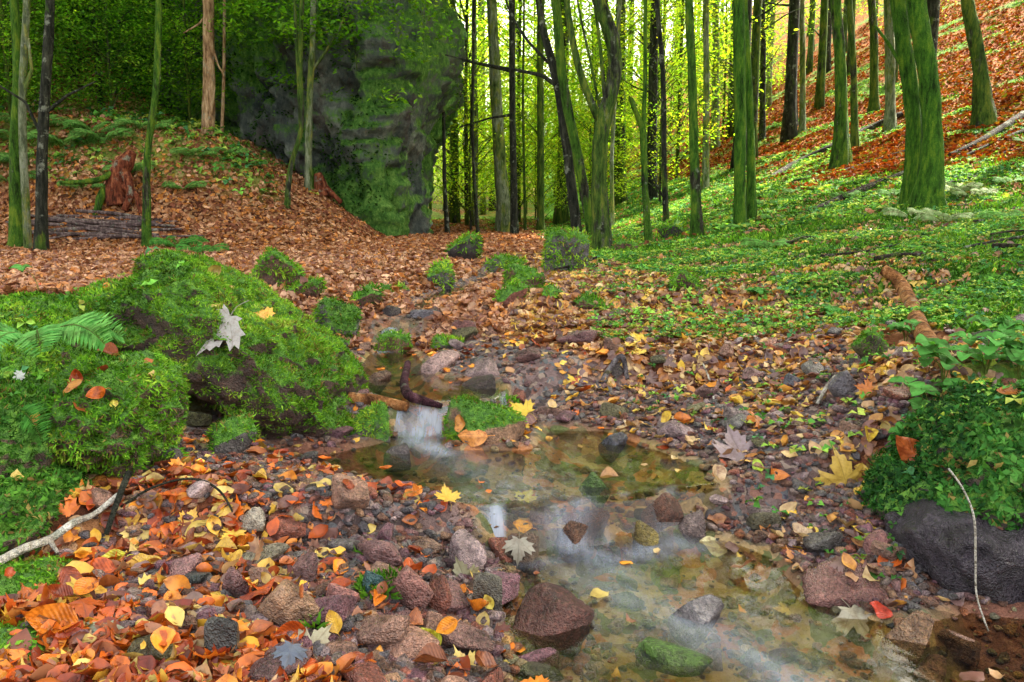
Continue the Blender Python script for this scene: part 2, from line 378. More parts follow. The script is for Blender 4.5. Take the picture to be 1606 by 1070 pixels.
def mat_bark(name, cols, moss=.0, mosscol=(.055, .11, .016), sc=1.0):
    m, nt, b, o = newmat(name); p = geo(nt)
    mp = N(nt, 'ShaderNodeMapping'); mp.inputs['Scale'].default_value = (1, 1, .22); nt.links.new(p, mp.inputs[0]); q = mp.outputs[0]
    n1 = noise(nt, 22 * sc, 6, .7, q); n2_ = noise(nt, 3, 4, .6, p)
    c = ramp(nt, n1, [(.38, cols[0]), (.52, cols[1]), (.66, cols[2])])
    c = mixc(nt, ramp(nt, noise(nt, 7, 4, .7, p), [(.58, (0, 0, 0)), (.66, (.7, .7, .7))]), c, (.28, .3, .24))
    if moss:
        f = math_(nt, 'ADD', noise(nt, 5, 5, .7, q), math_(nt, 'MULTIPLY', n2_, .5))
        mk = ramp(nt, f, [(max(0, .92 - moss), (0, 0, 0)), (min(1, 1.0 - moss), (1, 1, 1))])
        g = ramp(nt, noise(nt, 13, 6, .8, q), [(.36, tuple(x * .18 for x in mosscol)), (.5, mosscol), (.64, (mosscol[0] * 3.2, mosscol[1] * 1.8, mosscol[2] * 1.6))])
        c = mixc(nt, mk, c, g)
    nt.links.new(c, b.inputs['Base Color']); b.inputs['Roughness'].default_value = .85; b.inputs['Specular IOR Level'].default_value = .15
    bump(nt, math_(nt, 'ADD', n1, noise(nt, 60, 3, .7, p)), 1, .04, b); return m
M_BARK = mat_bark('beech_bark_mat', [(.008, .008, .006), (.04, .042, .028), (.13, .135, .1)], .27)
M_BARKM = mat_bark('mossy_bark_mat', [(.008, .008, .005), (.035, .035, .022), (.11, .11, .07)], .3, (.05, .13, .012))
M_BARKG = mat_bark('green_mossy_bark_mat', [(.008, .009, .005), (.035, .04, .02), (.08, .09, .05)], .4, (.045, .13, .01))
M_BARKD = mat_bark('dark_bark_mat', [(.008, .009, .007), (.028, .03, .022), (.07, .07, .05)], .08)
M_BARKS = mat_bark('spruce_bark_mat', [(.14, .07, .035), (.42, .25, .14), (.68, .48, .32)], .0)
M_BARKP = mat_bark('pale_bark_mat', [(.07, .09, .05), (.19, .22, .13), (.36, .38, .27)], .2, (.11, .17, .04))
M_WOOD = mat_bark('dead_wood_mat', [(.08, .03, .012), (.32, .13, .045), (.6, .32, .14)], .0)
M_LOG = mat_bark('fallen_log_mat', [(.008, .006, .005), (.028, .02, .016), (.075, .058, .048)], .12)
M_BIRCH = mat_bark('white_branch_mat', [(.12, .08, .06), (.5, .46, .4), (.8, .77, .72)], .0, sc=.6)
M_REDWOOD = mat_bark('red_wood_mat', [(.04, .01, .006), (.2, .05, .025), (.45, .15, .07)], 0, (.06, .22, .02))

def mat_ground():
    m, nt, b, o = newmat('ground_mat'); p = geo(nt)
    a = N(nt, 'ShaderNodeAttribute', attribute_name='col').outputs['Vector']
    g, r, og = sepx(nt, a, 0), sepx(nt, a, 1), sepx(nt, a, 2)
    wp = N(nt, 'ShaderNodeVectorMath', operation='MULTIPLY_ADD'); nt.links.new(noise(nt, 9, 3, .6, p, 1), wp.inputs[0]); wp.inputs[1].default_value = (.08,) * 3; nt.links.new(p, wp.inputs[2]); q = wp.outputs[0]
    v1 = voro(nt, 19, q); v2 = voro(nt, 19, q, 'Distance')
    x = sepx(nt, v1, 0)
    lit = ramp(nt, x, [(0, (.08, .03, .018)), (.25, (.24, .10, .05)), (.45, (.36, .18, .09)), (.62, (.42, .16, .04)), (.78, (.5, .31, .19)), (.95, (.16, .06, .035))], 'CONSTANT')
    litn = ramp(nt, noise(nt, 1.2, 5, .7, p), [(.3, (.6, .55, .5)), (.7, (1.2, 1.1, 1.0))]); lit = mixc(nt, 1., lit, litn, 'MULTIPLY')
    orr = ramp(nt, x, [(0, (.16, .035, .012)), (.3, (.3, .07, .018)), (.55, (.4, .13, .03)), (.8, (.34, .17, .04)), (.93, (.1, .1, .02))], 'CONSTANT')
    grn = ramp(nt, noise(nt, 32, 6, .75, p), [(.3, (.02, .06, .01)), (.48, (.07, .2, .025)), (.62, (.14, .34, .04)), (.78, (.28, .48, .08))])
    grn = mixc(nt, ramp(nt, noise(nt, 2.2, 4, .7, p), [(.52, (0, 0, 0)), (.66, (.55, .55, .55))]), grn, (.26, .27, .035))
    vv = voro(nt, 48, q); gx = sepx(nt, vv, 0)
    grv = ramp(nt, gx, [(0, (.07, .045, .045)), (.2, (.14, .085, .08)), (.4, (.2, .13, .125)), (.6, (.26, .12, .09)), (.75, (.12, .12, .13)), (.9, (.3, .22, .18))], 'CONSTANT')
    bed = ramp(nt, sepx(nt, voro(nt, 17, q), 1), [(0, (.14, .1, .03)), (.2, (.34, .22, .07)), (.38, (.46, .17, .05)), (.55, (.11, .13, .03)), (.7, (.44, .29, .13)), (.88, (.22, .11, .05))], 'CONSTANT')
    bed = mixc(nt, ramp(nt, noise(nt, 40, 5, .7, p), [(.35, (.25, .25, .25)), (.6, (0, 0, 0))]), bed, (.03, .035, .012))
    silt = ramp(nt, noise(nt, 30, 6, .75, p), [(.3, (.07, .022, .014)), (.55, (.19, .07, .04)), (.75, (.34, .17, .11))])
    sx = ramp(nt, sepx(nt, p, 0), [(.95 / 2, (0, 0, 0)), (1.15 / 2, (1, 1, 1))])
    bedf = N(nt, 'ShaderNodeAttribute', attribute_name='bed').outputs['Fac']
    siltf = N(nt, 'ShaderNodeAttribute', attribute_name='silt').outputs['Fac']
    c = mixc(nt, og, lit, orr); c = mixc(nt, r, c, grv); c = mixc(nt, g, c, grn)
    c = mixc(nt, bedf, c, bed); c = mixc(nt, siltf, c, silt)
    nt.links.new(c, b.inputs['Base Color']); b.inputs['Roughness'].default_value = .8
    sp_ = N(nt, 'ShaderNodeMix'); nt.links.new(math_(nt, 'MAXIMUM', bedf, r, True), sp_.inputs[0]); sp_.inputs[2].default_value = .06; sp_.inputs[3].default_value = .5; nt.links.new(sp_.outputs[0], b.inputs['Specular IOR Level'])
    h = math_(nt, 'ADD', math_(nt, 'MULTIPLY', v2, -1.2), math_(nt, 'ADD', x, noise(nt, 60, 4, .7, p)))
    bump(nt, h, .9, .03, b); return m
M_GROUND = mat_ground()

def mat_water():
    m, nt, b, o = newmat('water_mat'); p = geo(nt)
    foam = N(nt, 'ShaderNodeAttribute', attribute_name='foam').outputs['Fac']
    mp = N(nt, 'ShaderNodeMapping'); mp.inputs['Rotation'].default_value = (0, 0, math.radians(-38)); mp.inputs['Scale'].default_value = (2.2, 11, 5)
    mp2 = N(nt, 'ShaderNodeMapping'); mp2.inputs['Rotation'].default_value = (0, 0, math.radians(52)); nt.links.new(p, mp2.inputs[0]); nt.links.new(mp2.outputs[0], mp.inputs[0])
    mp.inputs['Rotation'].default_value = (0, 0, 0)
    st = noise(nt, 1.0, 3, .5, mp.outputs[0]); rip = noise(nt, 7, 2, .5, p)
    b.inputs['Base Color'].default_value = (.5, .57, .74, 1); b.inputs['Roughness'].default_value = .5
    gl = N(nt, 'ShaderNodeBsdfGlossy'); gl.inputs['Roughness'].default_value = .12; gl.inputs['Color'].default_value = (.95, .97, 1, 1)
    tr = N(nt, 'ShaderNodeBsdfTransparent'); tr.inputs[0].default_value = (.92, .86, .68, 1)
    fr = N(nt, 'ShaderNodeFresnel'); fr.inputs[0].default_value = 1.33
    bp = N(nt, 'ShaderNodeBump'); bp.inputs['Strength'].default_value = .35; bp.inputs['Distance'].default_value = .012
    nt.links.new(math_(nt, 'ADD', math_(nt, 'MULTIPLY', st, .6), rip), bp.inputs['Height'])
    for n_ in (gl, fr, b): nt.links.new(bp.outputs[0], n_.inputs['Normal'])
    mx = N(nt, 'ShaderNodeMixShader'); nt.links.new(math_(nt, 'MULTIPLY', fr.outputs[0], 1.15, True), mx.inputs[0]); nt.links.new(tr.outputs[0], mx.inputs[1]); nt.links.new(gl.outputs[0], mx.inputs[2])
    mp3 = N(nt, 'ShaderNodeMapping'); mp3.inputs['Scale'].default_value = (75, 7, 9); nt.links.new(p, mp3.inputs[0]); s3 = noise(nt, 1.0, 3, .6, mp3.outputs[0])
    foam = math_(nt, 'MULTIPLY', foam, ramp(nt, s3, [(.34, (.6, .6, .6)), (.6, (1, 1, 1))]))
    f = math_(nt, 'MULTIPLY', foam, ramp(nt, st, [(.3, (.3, .3, .3)), (.68, (1, 1, 1))]), True)
    mx2 = N(nt, 'ShaderNodeMixShader'); nt.links.new(f, mx2.inputs[0]); nt.links.new(mx.outputs[0], mx2.inputs[1]); nt.links.new(b.outputs[0], mx2.inputs[2])
    nt.links.new(mx2.outputs[0], o.inputs[0]); return m
M_WATER = mat_water()

# ------------------------------------------------------------------ ground sheet
def build_ground():
    nx, ny = 760, 820
    u = np.linspace(-1, 1, nx); X = 1.2 * np.sinh(4.75 * u)
    v = np.linspace(-.62, 1, ny); Y = 2.1 + 1.3 * np.sinh(4.75 * v)
    XX, YY = np.meshgrid(X, Y); d = streamd(XX, YY); h0 = H0(XX, YY, d); h = H(XX, YY, d)
    g, r, o = cover(XX, YY, d, h0)
    V = np.stack([XX, YY, h], -1).reshape(-1, 3)
    i = (np.arange(ny - 1)[:, None] * nx + np.arange(nx - 1)[None]).ravel()
    Fq = np.stack([i, i + 1, i + 1 + nx, i + nx], -1)
    me = npmesh('ground', V, Fq, M_GROUND, np.stack([g, r, o], -1).reshape(-1, 3))
    bed = sstep((.02 - d) / .08) * sstep((5 - YY) / 1)
    silt = sstep((XX - .95 + .2 * (2 - YY)) / .15) * sstep((1.95 - YY) / .2) * sstep((.15 - d) / .1)
    sl_ = onz(490, 722, .1); silt = np.maximum(silt, sstep(1.6 - np.hypot((XX - sl_[0]) / .22, (YY - sl_[1]) / .2)) * sstep((.1 - d) / .1))
    for nm, a_ in (('bed', bed), ('silt', silt)):
        at_ = me.attributes.new(nm, 'FLOAT', 'POINT'); at_.data.foreach_set('value', a_.astype(np.float32).ravel())
    obj('ground', me, kind='structure')
build_ground()

def build_water():
    X = np.arange(-1.3, 2.6, .014); Y = np.concatenate([np.arange(.35, 3.0, .012), np.arange(3.0, 9, .03)])
    XX, YY = np.meshgrid(X, Y); d = streamd(XX, YY); w = Wl(XX, YY)
    e = .02; gy = np.hypot((Wl(XX, YY + e) - Wl(XX, YY - e)) / (2 * e), 0)
    fall = sstep((Wl(XX, YY + .05) - Wl(XX, YY - .05)) / .07)
    # water piles over hidden stones where it falls
    w = w + fall * .022 * n2(XX, YY, 9, 2, 41) + .002 * n2(XX, YY, 3, 2, 43)
    foam = fall * np.clip(.25 + 1.3 * n2(XX * 1.8, YY * .6, 9, 3, 47), 0, 1)
    def P(x, y, z): return tuple(onz(x, y, z))
    def plume(pts, wd, st):
        dd = segdist(XX, YY, pts); return st * .8 * np.exp(-(dd / wd) ** 2)
    gate = 0
    for gx, gw in ((P(785, 850, .05)[0], .022), (P(835, 850, .05)[0], .02), (P(868, 835, .05)[0], .016), (P(955, 835, .05)[0], .022), (P(990, 825, .05)[0], .02), (P(1010, 825, .05)[0], .012), (P(1075, 815, .05)[0], .02), (P(1115, 815, .05)[0], .03), (P(655, 660, .15)[0], .06), (P(610, 515, .3)[0], .3)): gate = gate + np.exp(-((XX - gx) / gw) ** 2)
    foam = np.clip(foam * (.45 + .95 * gate), 0, .58)
    foam = np.maximum(foam, plume([P(660, 655, .15), P(650, 690, .1), P(690, 712, .1)], .05, .6))
    foam = np.maximum(foam, plume([P(690, 712, .1), P(770, 745, .1), P(860, 770, .1)], .12, .2))
    foam = np.maximum(foam, plume([P(590, 520, .3), P(640, 515, .3)], .07, .8))
    foam = np.maximum(foam, plume([P(930, 870, 0), P(990, 930, 0), P(1090, 985, 0), P(1190, 1030, 0), P(1260, 1075, 0)], .075, .38))
    foam = np.maximum(foam, plume([P(1060, 850, 0), P(960, 880, 0), P(880, 850, 0)], .06, .4))
    foam = np.maximum(foam, plume([P(800, 880, 0), P(900, 880, 0), P(1010, 875, 0), P(1120, 850, 0)], .04, .42) * np.clip(.55 + .9 * n2(XX, YY, 5, 3, 53), 0, 1))
    foam = np.maximum(foam, plume([P(900, 890, 0), P(960, 930, 0), P(1010, 990, 0)], .08, .16))
    keep = (H0(XX, YY, d) < w + .03) & (d < .35)
    ny, nx = XX.shape; i = (np.arange(ny - 1)[:, None] * nx + np.arange(nx - 1)[None])
    k = (keep[:-1, :-1] | keep[1:, 1:]).ravel(); i = i.ravel()[k]
    Fq = np.stack([i, i + 1, i + 1 + nx, i + nx], -1); used = np.unique(Fq); rm = np.zeros(ny * nx, int); rm[used] = np.arange(len(used))
    V = np.stack([XX, YY, w], -1).reshape(-1, 3)[used]
    me = npmesh('water', V, rm[Fq], M_WATER)
    at_ = me.attributes.new('foam', 'FLOAT', 'POINT'); at_.data.foreach_set('value', np.clip(foam, 0, 1).astype(np.float32).ravel()[used])
    obj('stream_water', me, kind='structure')
build_water()
# ------------------------------------------------------------------ foliage and trees
LEAF_T = (np.array([[0, 0, 0], [.32, .45, .06], [0, 1.15, -.05], [-.32, .45, .06]]), np.array([[0, 1, 2, 3]]))
def foliage(centers, size, per, leaf, cols, seed, flat=.16, tilt=.55, jit=.3):
    """leaves gathered on flattened sprays"""
    r = np.random.default_rng(seed); n = len(centers); k = n * per
    ci = np.repeat(np.arange(n), per); az = r.uniform(0, 6.28, n)[ci]
    L = r.normal(0, 1, (k, 3)) * np.array([.5, .3, flat]) ; L *= (size if np.isscalar(size) else size[ci][:, None])
    P = centers[ci] + np.stack([L[:, 0] * np.cos(az) - L[:, 1] * np.sin(az), L[:, 0] * np.sin(az) + L[:, 1] * np.cos(az), L[:, 2] - .25 * np.abs(L[:, 0])], -1)
    Nn = np.stack([r.normal(0, tilt, k), r.normal(0, tilt, k) - .15, np.ones(k)], -1)
    R = frames(Nn, r.uniform(0, 6.28, k)); sc = leaf * r.uniform(.65, 1.3, k)
    cols = np.array(cols); t = np.clip(r.uniform(0, 1, n)[ci] * .6 + r.uniform(0, 1, k) * .4, 0, .999) * (len(cols) - 1)
    i = t.astype(int); f = (t - i)[:, None]; col = cols[i] * (1 - f) + cols[i + 1] * f
    col = col * r.uniform(1 - jit, 1 + jit, (k, 1))
    return stamp(LEAF_T[0], LEAF_T[1], P, R, sc, col)
BRIGHT = [(.13, .32, .04), (.24, .48, .045), (.38, .6, .055), (.55, .64, .065), (.7, .62, .065)]
GREENS = [(.06, .18, .02), (.12, .32, .03), (.22, .46, .045), (.4, .58, .06)]
DARKG = [(.04, .13, .035), (.08, .24, .05), (.2, .44, .08), (.4, .62, .12)]
def crown_mesh(name, z0, z1, rad, nspray, per, leaf, cols, seed, shape='oval', spr=.8):
    r = np.random.default_rng(seed); t = r.uniform(0, 1, nspray); z = z0 + (z1 - z0) * t
    rr = {'oval': np.sin(np.pi * np.clip(t * .9 + .08, 0, 1)) ** .6, 'cone': (1 - t) ** .8 + .08, 'col': np.ones(nspray)}[shape] * rad
    a = r.uniform(0, 6.28, nspray); q = rr * np.sqrt(r.uniform(.02, 1, nspray))
    c = np.stack([np.cos(a) * q, np.sin(a) * q, z], -1)
    V, Fq, col = foliage(c, spr, per, leaf, cols, seed + 1)
    return npmesh(name, V, Fq, M_FOL, col, smooth=False), c
def branch_parts(c, seed, base_r=.03, every=3, z_drop=.5, top=None):
    r = np.random.default_rng(seed); out = []
    for k in range(0, len(c), every):
        p = c[k]; L = math.hypot(p[0], p[1]); z0 = max(.3, p[2] - z_drop * L - .2)
        if top is not None: z0 = min(z0, top)
        m = np.array([p[0] * .45 + r.normal(0, .06), p[1] * .45 + r.normal(0, .06), z0 + (p[2] - z0) * .62])
        out.append(tube(spline([[0, 0, z0], m, p], 6), np.linspace(base_r * (.5 + .5 * r.random()), .006, 6), 4, cap=False))
    return out

# shared crown and trunk meshes for the trees repeated through the wood
high = [crown_mesh('canopy_crown', 7.5, 15, 3.4, 120, 46, .17, BRIGHT, 100 + i) for i in range(3)]
low = [crown_mesh('understory_crown', .9, 7.5, 2.3, 125, 30, .085, BRIGHT, 120 + i, 'oval', .75) for i in range(4)]
lowg = [crown_mesh('green_crown', .5, 7.0, 1.9, 170, 60, .08, GREENS, 130 + i, 'oval', .75) for i in range(2)]
dark = [crown_mesh('dark_crown', .3, 7.5, 1.9, 200, 60, .075, DARKG, 140 + i, 'cone', .8) for i in range(2)]
def trunk_mesh(seed, Ht, r0, mat, brs, lean=.3, z_br=2.0):
    r = np.random.default_rng(seed); n = 16; z = np.linspace(-.25, Ht, n)
    P = np.stack([np.cumsum(r.normal(0, lean / n * .6, n)), np.cumsum(r.normal(0, lean / n * .6, n)), z], -1); P[:, :2] -= P[1, :2]
    parts = [tube(P, r0 * (1 - .6 * (z / Ht).clip(0, 1)), 9, .12, seed, .5)]
    for k in range(brs):
        zz = r.uniform(z_br, Ht * .9); a = r.uniform(0, 6.28); L = r.uniform(.5, 1.6); i = int((zz + .25) / (Ht + .25) * (n - 1)); b = P[i]
        e = b + np.array([math.cos(a) * L, math.sin(a) * L, L * r.uniform(.2, .9)])
        parts.append(tube(spline([b, (b + e) / 2 + r.normal(0, .08, 3), e], 6), np.linspace(r0 * .22, .006, 6), 5, cap=False))
    V, Fq, _ = join(parts); return npmesh('trunk', V, Fq, mat)
T_slim = [trunk_mesh(200 + i, 16, r_, m_, 12) for i, (r_, m_) in enumerate([(.12, M_BARK), (.09, M_BARKP), (.15, M_BARKD), (.11, M_BARKP), (.07, M_BARK), (.13, M_BARK)])]
T_sap = []
for i in range(4):
    br = branch_parts(low[i][1], 230 + i, .022, 4, .6); V, Fq, _ = join([tube([[0, 0, -.2], [.03, 0, 2.5], [0, .05, 5], [.04, 0, 7.4]], [.045, .035, .025, .01], 7, .1, i)] + br)
    T_sap.append(npmesh('trunk', V, Fq, M_BARK))
T_dark = []
for i in range(2):
    br = branch_parts(dark[i][1], 240 + i, .02, 4, .2); V, Fq, _ = join([tube([[0, 0, -.2], [.03, 0, 3], [0, 0, 8]], [.07, .05, .015], 7, .1, i)] + br)
    T_dark.append(npmesh('trunk', V, Fq, M_BARKD))
def wood_tree(name, x, y, tm, cm, label, cat, group, s=1.0, rz=None, z=None, cm2=None):
    t = empty(name, (x, y, (Hs(x, y) if z is None else z)), rng.uniform(0, 6.28) if rz is None else rz, label=label, cat=cat, group=group)
    t.scale = (s, s, s * rng.uniform(.9, 1.1))
    if tm: obj('trunk', tm, t)
    if cm: obj('crown', cm, t)
    if cm2: obj('crown', cm2, t)
    return t

# trees seen one by one: trunk drawn through points of its own upright plane
def tree(name, pts, mat, label, Y=None, limbs=(), top=15., crown=None, cs=1.0, flare=.8, rough=.12, group=None, sink=.15, twigs=0, seed=0, depth=0., noext=False, crot=None, cz=0):
    p0 = hit(pts[0][0], pts[0][1]) if Y is None else at(pts[0][0], pts[0][1], Y)
    Y = p0[1]; zb = Hs(p0[0], Y); t = empty(name, (p0[0], Y, zb), 0, label=label, cat='tree', group=group)
    org = np.array([p0[0], Y, zb]); dist = Y / CP
    def line(pp, ext, root):
        P = []; R = []
        for k, (x, y, w) in enumerate(pp):
            q = at(x, y, Y); q[1] += depth * (q[2] - zb); P.append(q - org); R.append(w / F * dist / 2)
        P = np.array(P); R = np.array(R)
        if root: P[0, 2] = 0; P = np.vstack([P[0] - [0, 0, sink], P]); R = np.r_[R[0] * 1.05, R]
        if ext and not noext:
            dr = P[-1] - P[-2]; dr /= np.linalg.norm(dr); dr = dr * .6 + np.array([0, 0, .4]); z = P[-1, 2]
            for f in (.35, .7, 1.0):
                P = np.vstack([P, P[-1] + dr / dr[2] * (top - z) * .34 * np.array([.5, 1, 1])]); R = np.r_[R, R[-1] * .62]
        return smoothline(P, R, 90 if root else 40)
    P, R = line(pts, True, True); parts = [tube(P, R, 22 if R[0] > .05 else 12, rough, seed + 3, flare, rib=.3 if R[0] > .05 else .1)]
    for lb, ext in limbs:
        q, rr = line(lb, ext, False); parts.append(tube(q, rr, 9, rough, seed + 9))
    r = np.random.default_rng(seed + 50)
    for k in range(twigs):
        i = r.integers(len(P) // 4, len(P) - 2); a = r.uniform(0, 6.28); L = r.uniform(.25, .9); b = P[i]
        e = b + np.array([math.cos(a) * L, math.sin(a) * L, L * r.uniform(-.2, .5)])
        parts.append(tube(spline([b, (b + e) / 2 + r.normal(0, .05, 3), e], 6), np.linspace(max(.006, R[i] * .16), .003, 6), 5, cap=False))
    V, Fq, _ = join(parts); obj('trunk', npmesh('trunk', V, Fq, mat), t)
    if crown is not None:
        c = obj('crown', crown, t); c.location = (P[-1][0] * .6, P[-1][1] * .6, cz); c.rotation_euler = (0, 0, r.uniform(0, 6.28)); c.scale = (cs,) * 3
    return t
hm = [h[0] for h in high]; lm = [h[0] for h in low]; gm = [h[0] for h in lowg]; dm = [h[0] for h in dark]

tree('beech_tree', [(22, 322, 22), (24, 220, 17), (29, 120, 13), (22, 0, 12)], M_BARKM, 'mossy brown trunk nearest the left edge of the photo', 9.5, twigs=8, seed=1, crown=hm[0])
tree('young_tree', [(40, 345, 12), (36, 230, 11), (34, 150, 11), (43, 0, 10)], M_BARKP, 'slim pale green trunk crossing the brown mossy one at far left', 9.2, limbs=[([(35, 150, 8), (50, 110, 5), (44, 60, 4)], False)], twigs=6, seed=2)
tree('dark_tree', [(60, 345, 18), (66, 230, 15), (73, 110, 14), (80, 0, 13)], M_BARKD, 'nearly black straight trunk left of the log pile', 9.0, limbs=[([(68, 180, 6), (105, 150, 4), (150, 128, 2)], False), ([(66, 215, 5), (40, 160, 4), (0, 135, 3)], False)], twigs=8, seed=3)
tree('young_tree', [(226, 332, 14), (230, 240, 10), (246, 140, 10), (250, 0, 9)], M_BARKM, 'thin green trunk with a bend, right of the torn red stump', 9.6, twigs=4, seed=4, rough=.2)
tree('spruce_tree', [(328, 257, 19), (328, 130, 17), (327, 0, 16)], M_BARKS, 'straight orange brown spruce trunk without moss on the leafy bank', 12.0, limbs=[([(327, 20, 4), (312, 38, 3), (288, 52, 2)], False), ([(330, 60, 4), (341, 100, 3), (352, 120, 2)], False)], flare=.25, seed=5, crown=None)
tree('young_tree', [(350, 258, 5), (351, 130, 5), (352, 0, 4)], M_BARKS, 'very thin reddish stem just right of the orange brown spruce', 12.4, twigs=10, seed=6, flare=.1)
tree('young_tree', [(449, 306, 9), (455, 255, 8), (476, 205, 7), (470, 110, 7), (474, 0, 7)], M_BARK, 'slim crooked dark trunk at the foot of the rock face', 11.2, limbs=[([(472, 215, 5), (466, 90, 5), (462, 0, 4)], True)], twigs=6, seed=7, rough=.25)
tree('young_tree', [(482, 262, 11), (485, 160, 10), (491, 60, 9), (492, 0, 9)], M_BARKP, 'smooth pale grey green trunk before the rock face', 12.2, limbs=[([(487, 115, 5), (520, 70, 4), (548, 20, 3), (556, 0, 2)], True)], seed=8, crown=gm[0], cz=4)
tree('young_tree', [(702, 380, 8), (697, 290, 6), (696, 200, 5), (694, 0, 4)], M_BARKD, 'thin dark stem standing just right of the cliff foot', 15, twigs=4, seed=9)
tree('young_tree', [(750, 378, 6), (744, 290, 5), (740, 200, 5), (744, 0, 4)], M_BARKD, 'thin dark stem between the cliff stem and the thick pale trunk', 15.5, twigs=8, seed=10)
tree('beech_tree', [(794, 376, 23), (785, 270, 19), (777, 130, 17), (771, 0, 15)], M_BARKP, 'thick pale green trunk behind the path end', 16.5, seed=11, crown=hm[1])
tree('beech_tree', [(807, 380, 12), (805, 250, 10), (803, 130, 9), (803, 0, 9)], M_BARKD, 'straight black trunk touching the thick pale green one', 14.5, limbs=[([(804, 180, 5), (770, 185, 3), (720, 200, 2)], False), ([(803, 112, 5), (742, 98, 4), (700, 88, 2)], False)], twigs=10, seed=12)
tree('young_tree', [(824, 360, 5), (822, 270, 4), (820, 150, 4), (822, 0, 3)], M_BARK, 'wavy thin stem right of the straight black trunk', 17, twigs=8, seed=13, rough=.3)
tree('beech_tree', [(848, 360, 11), (848, 220, 10), (847, 100, 10), (849, 0, 10)], M_BARK, 'straight grey trunk left of the leaning pair', 17, twigs=4, seed=14, crown=hm[2])
tree('leaning_tree', [(908, 366, 17), (890, 239, 14), (874, 123, 13), (853, 56, 11), (843, 0, 9)], M_BARKD, 'left stem of the two dark trunks leaning left over the mossy rock', 10.2, limbs=[([(878, 138, 7), (850, 118, 6), (800, 108, 4), (745, 98, 3), (698, 86, 2)], False), ([(872, 110, 5), (830, 70, 4), (805, 45, 4), (786, 0, 3)], True)], seed=15, crown=hm[0])
tree('leaning_tree', [(934, 362, 17), (905, 239, 15), (882, 131, 14), (875, 37, 14), (870, 0, 13)], M_BARKM, 'right stem of the two dark trunks leaning left over the mossy rock', 10.0, seed=16, rough=.16)
tree('forked_tree', [(946, 388, 27), (939, 300, 23), (941, 200, 24), (958, 150, 22), (969, 108, 21), (964, 60, 22), (936, 0, 21)], M_BARK, 'thick curving trunk that forks above the mossy rocks in the middle', 9.6,
     limbs=[([(942, 192, 14), (932, 172, 12), (909, 131, 11), (899, 75, 10), (886, 0, 9)], True), ([(940, 168, 4), (923, 75, 4), (901, 0, 3)], True), ([(948, 150, 6), (942, 67, 5), (935, 22, 5), (930, 0, 4)], True)], seed=17, crown=hm[1], rough=.1)
tree('young_tree', [(961, 350, 6), (959, 250, 6), (966, 120, 6), (972, 0, 6)], M_BARKP, 'thin pale stem directly behind the forked trunk', 14, seed=18)
tree('broken_tree', [(1018, 372, 12), (1011, 290, 10), (1009, 205, 10), (999, 180, 8), (989, 155, 6), (986, 150, 1)], M_BARKM, 'short mossy trunk with a snapped top right of the forked trunk', 9.9, limbs=[([(1009, 200, 7), (1012, 120, 6), (1012, 0, 6)], True)], noext=True, top=8, seed=19, rough=.2)
tree('young_tree', [(1046, 334, 10), (1041, 250, 8), (1042, 180, 8), (1038, 80, 7), (1029, 0, 7)], M_BARKD, 'dark slim trunk with a slight S curve above the far dark rock', 11.5, limbs=[([(1046, 320, 4), (1030, 290, 3), (1020, 265, 2)], False)], seed=20)
tree('beech_tree', [(1094, 357, 18), (1089, 250, 14), (1086, 130, 13), (1080, 0, 12)], M_BARKM, 'straight mossy trunk left of the touching pair on the green slope', 9.8, seed=21, crown=hm[2])
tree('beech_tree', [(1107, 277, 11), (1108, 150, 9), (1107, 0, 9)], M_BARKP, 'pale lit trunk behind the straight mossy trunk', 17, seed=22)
tree('beech_tree', [(1160, 354, 18), (1161, 200, 17), (1160, 90, 18), (1158, 0, 17)], M_BARKG, 'left and thicker of two touching mossy trunks on the green slope', 9.9, seed=23, flare=.5, crown=hm[0])
tree('beech_tree', [(1179, 328, 16), (1178, 220, 12), (1173, 110, 11), (1166, 0, 11)], M_BARKG, 'right and thinner of two touching mossy trunks on the green slope', 10.4, seed=24, flare=.6)
tree('beech_tree', [(1319, 252, 24), (1320, 160, 17), (1317, 80, 16), (1310, 0, 15)], M_BARKM, 'grey green trunk with a flared foot below the orange leaf slope', 13.5, seed=25, flare=.8, crown=hm[1])
tree('beech_tree', [(1343, 195, 12), (1339, 100, 9), (1331, 0, 9)], M_BARK, 'slim trunk just behind the flared grey green trunk', 16, seed=26, crown=hm[0])
tree('beech_tree', [(1375, 112, 13), (1371, 50, 11), (1366, 0, 11)], M_BARK, 'trunk standing high on the orange slope in a patch of light', 20, seed=27)
tree('beech_tree', [(1399, 160, 15), (1396, 80, 14), (1393, 0, 13)], M_BARKP, 'pale trunk half hidden behind the big mossy pair', 17, seed=28, crown=hm[1], cs=1.15)
tree('big_mossy_tree', [(1432, 288, 26), (1435, 200, 23), (1424, 110, 22), (1407, 0, 21)], M_BARKG, 'left stem of the two big bright green mossy trunks on the right', 9.4, seed=29, rough=.16, limbs=[([(1428, 130, 6), (1395, 70, 5), (1372, 40, 4)], False)], crown=hm[2])
tree('big_mossy_tree', [(1453, 322, 42), (1460, 280, 32), (1464, 200, 27), (1453, 100, 27), (1443, 40, 27), (1435, 0, 26)], M_BARKG, 'right and thickest stem of the two big bright green mossy trunks on the right', 9.0, seed=30, rough=.16, flare=.6)
tree('beech_tree', [(1545, 178, 26), (1538, 110, 20), (1527, 50, 19), (1515, 0, 17)], M_BARK, 'dark leaning trunk with a mossy foot near the upper right corner', 13.5, seed=31, flare=.8, crown=hm[0])
tree('beech_tree', [(1199, 142, 9), (1197, 60, 8), (1195, 0, 8)], M_BARKD, 'left of two dark trunks close together on the ridge left of the slope crest', 22, seed=32)
tree('beech_tree', [(1248, 162, 9), (1246, 80, 8), (1244, 0, 8)], M_BARKD, 'left and shaded one of two slim trunks rising from the orange slope', 22, seed=33)
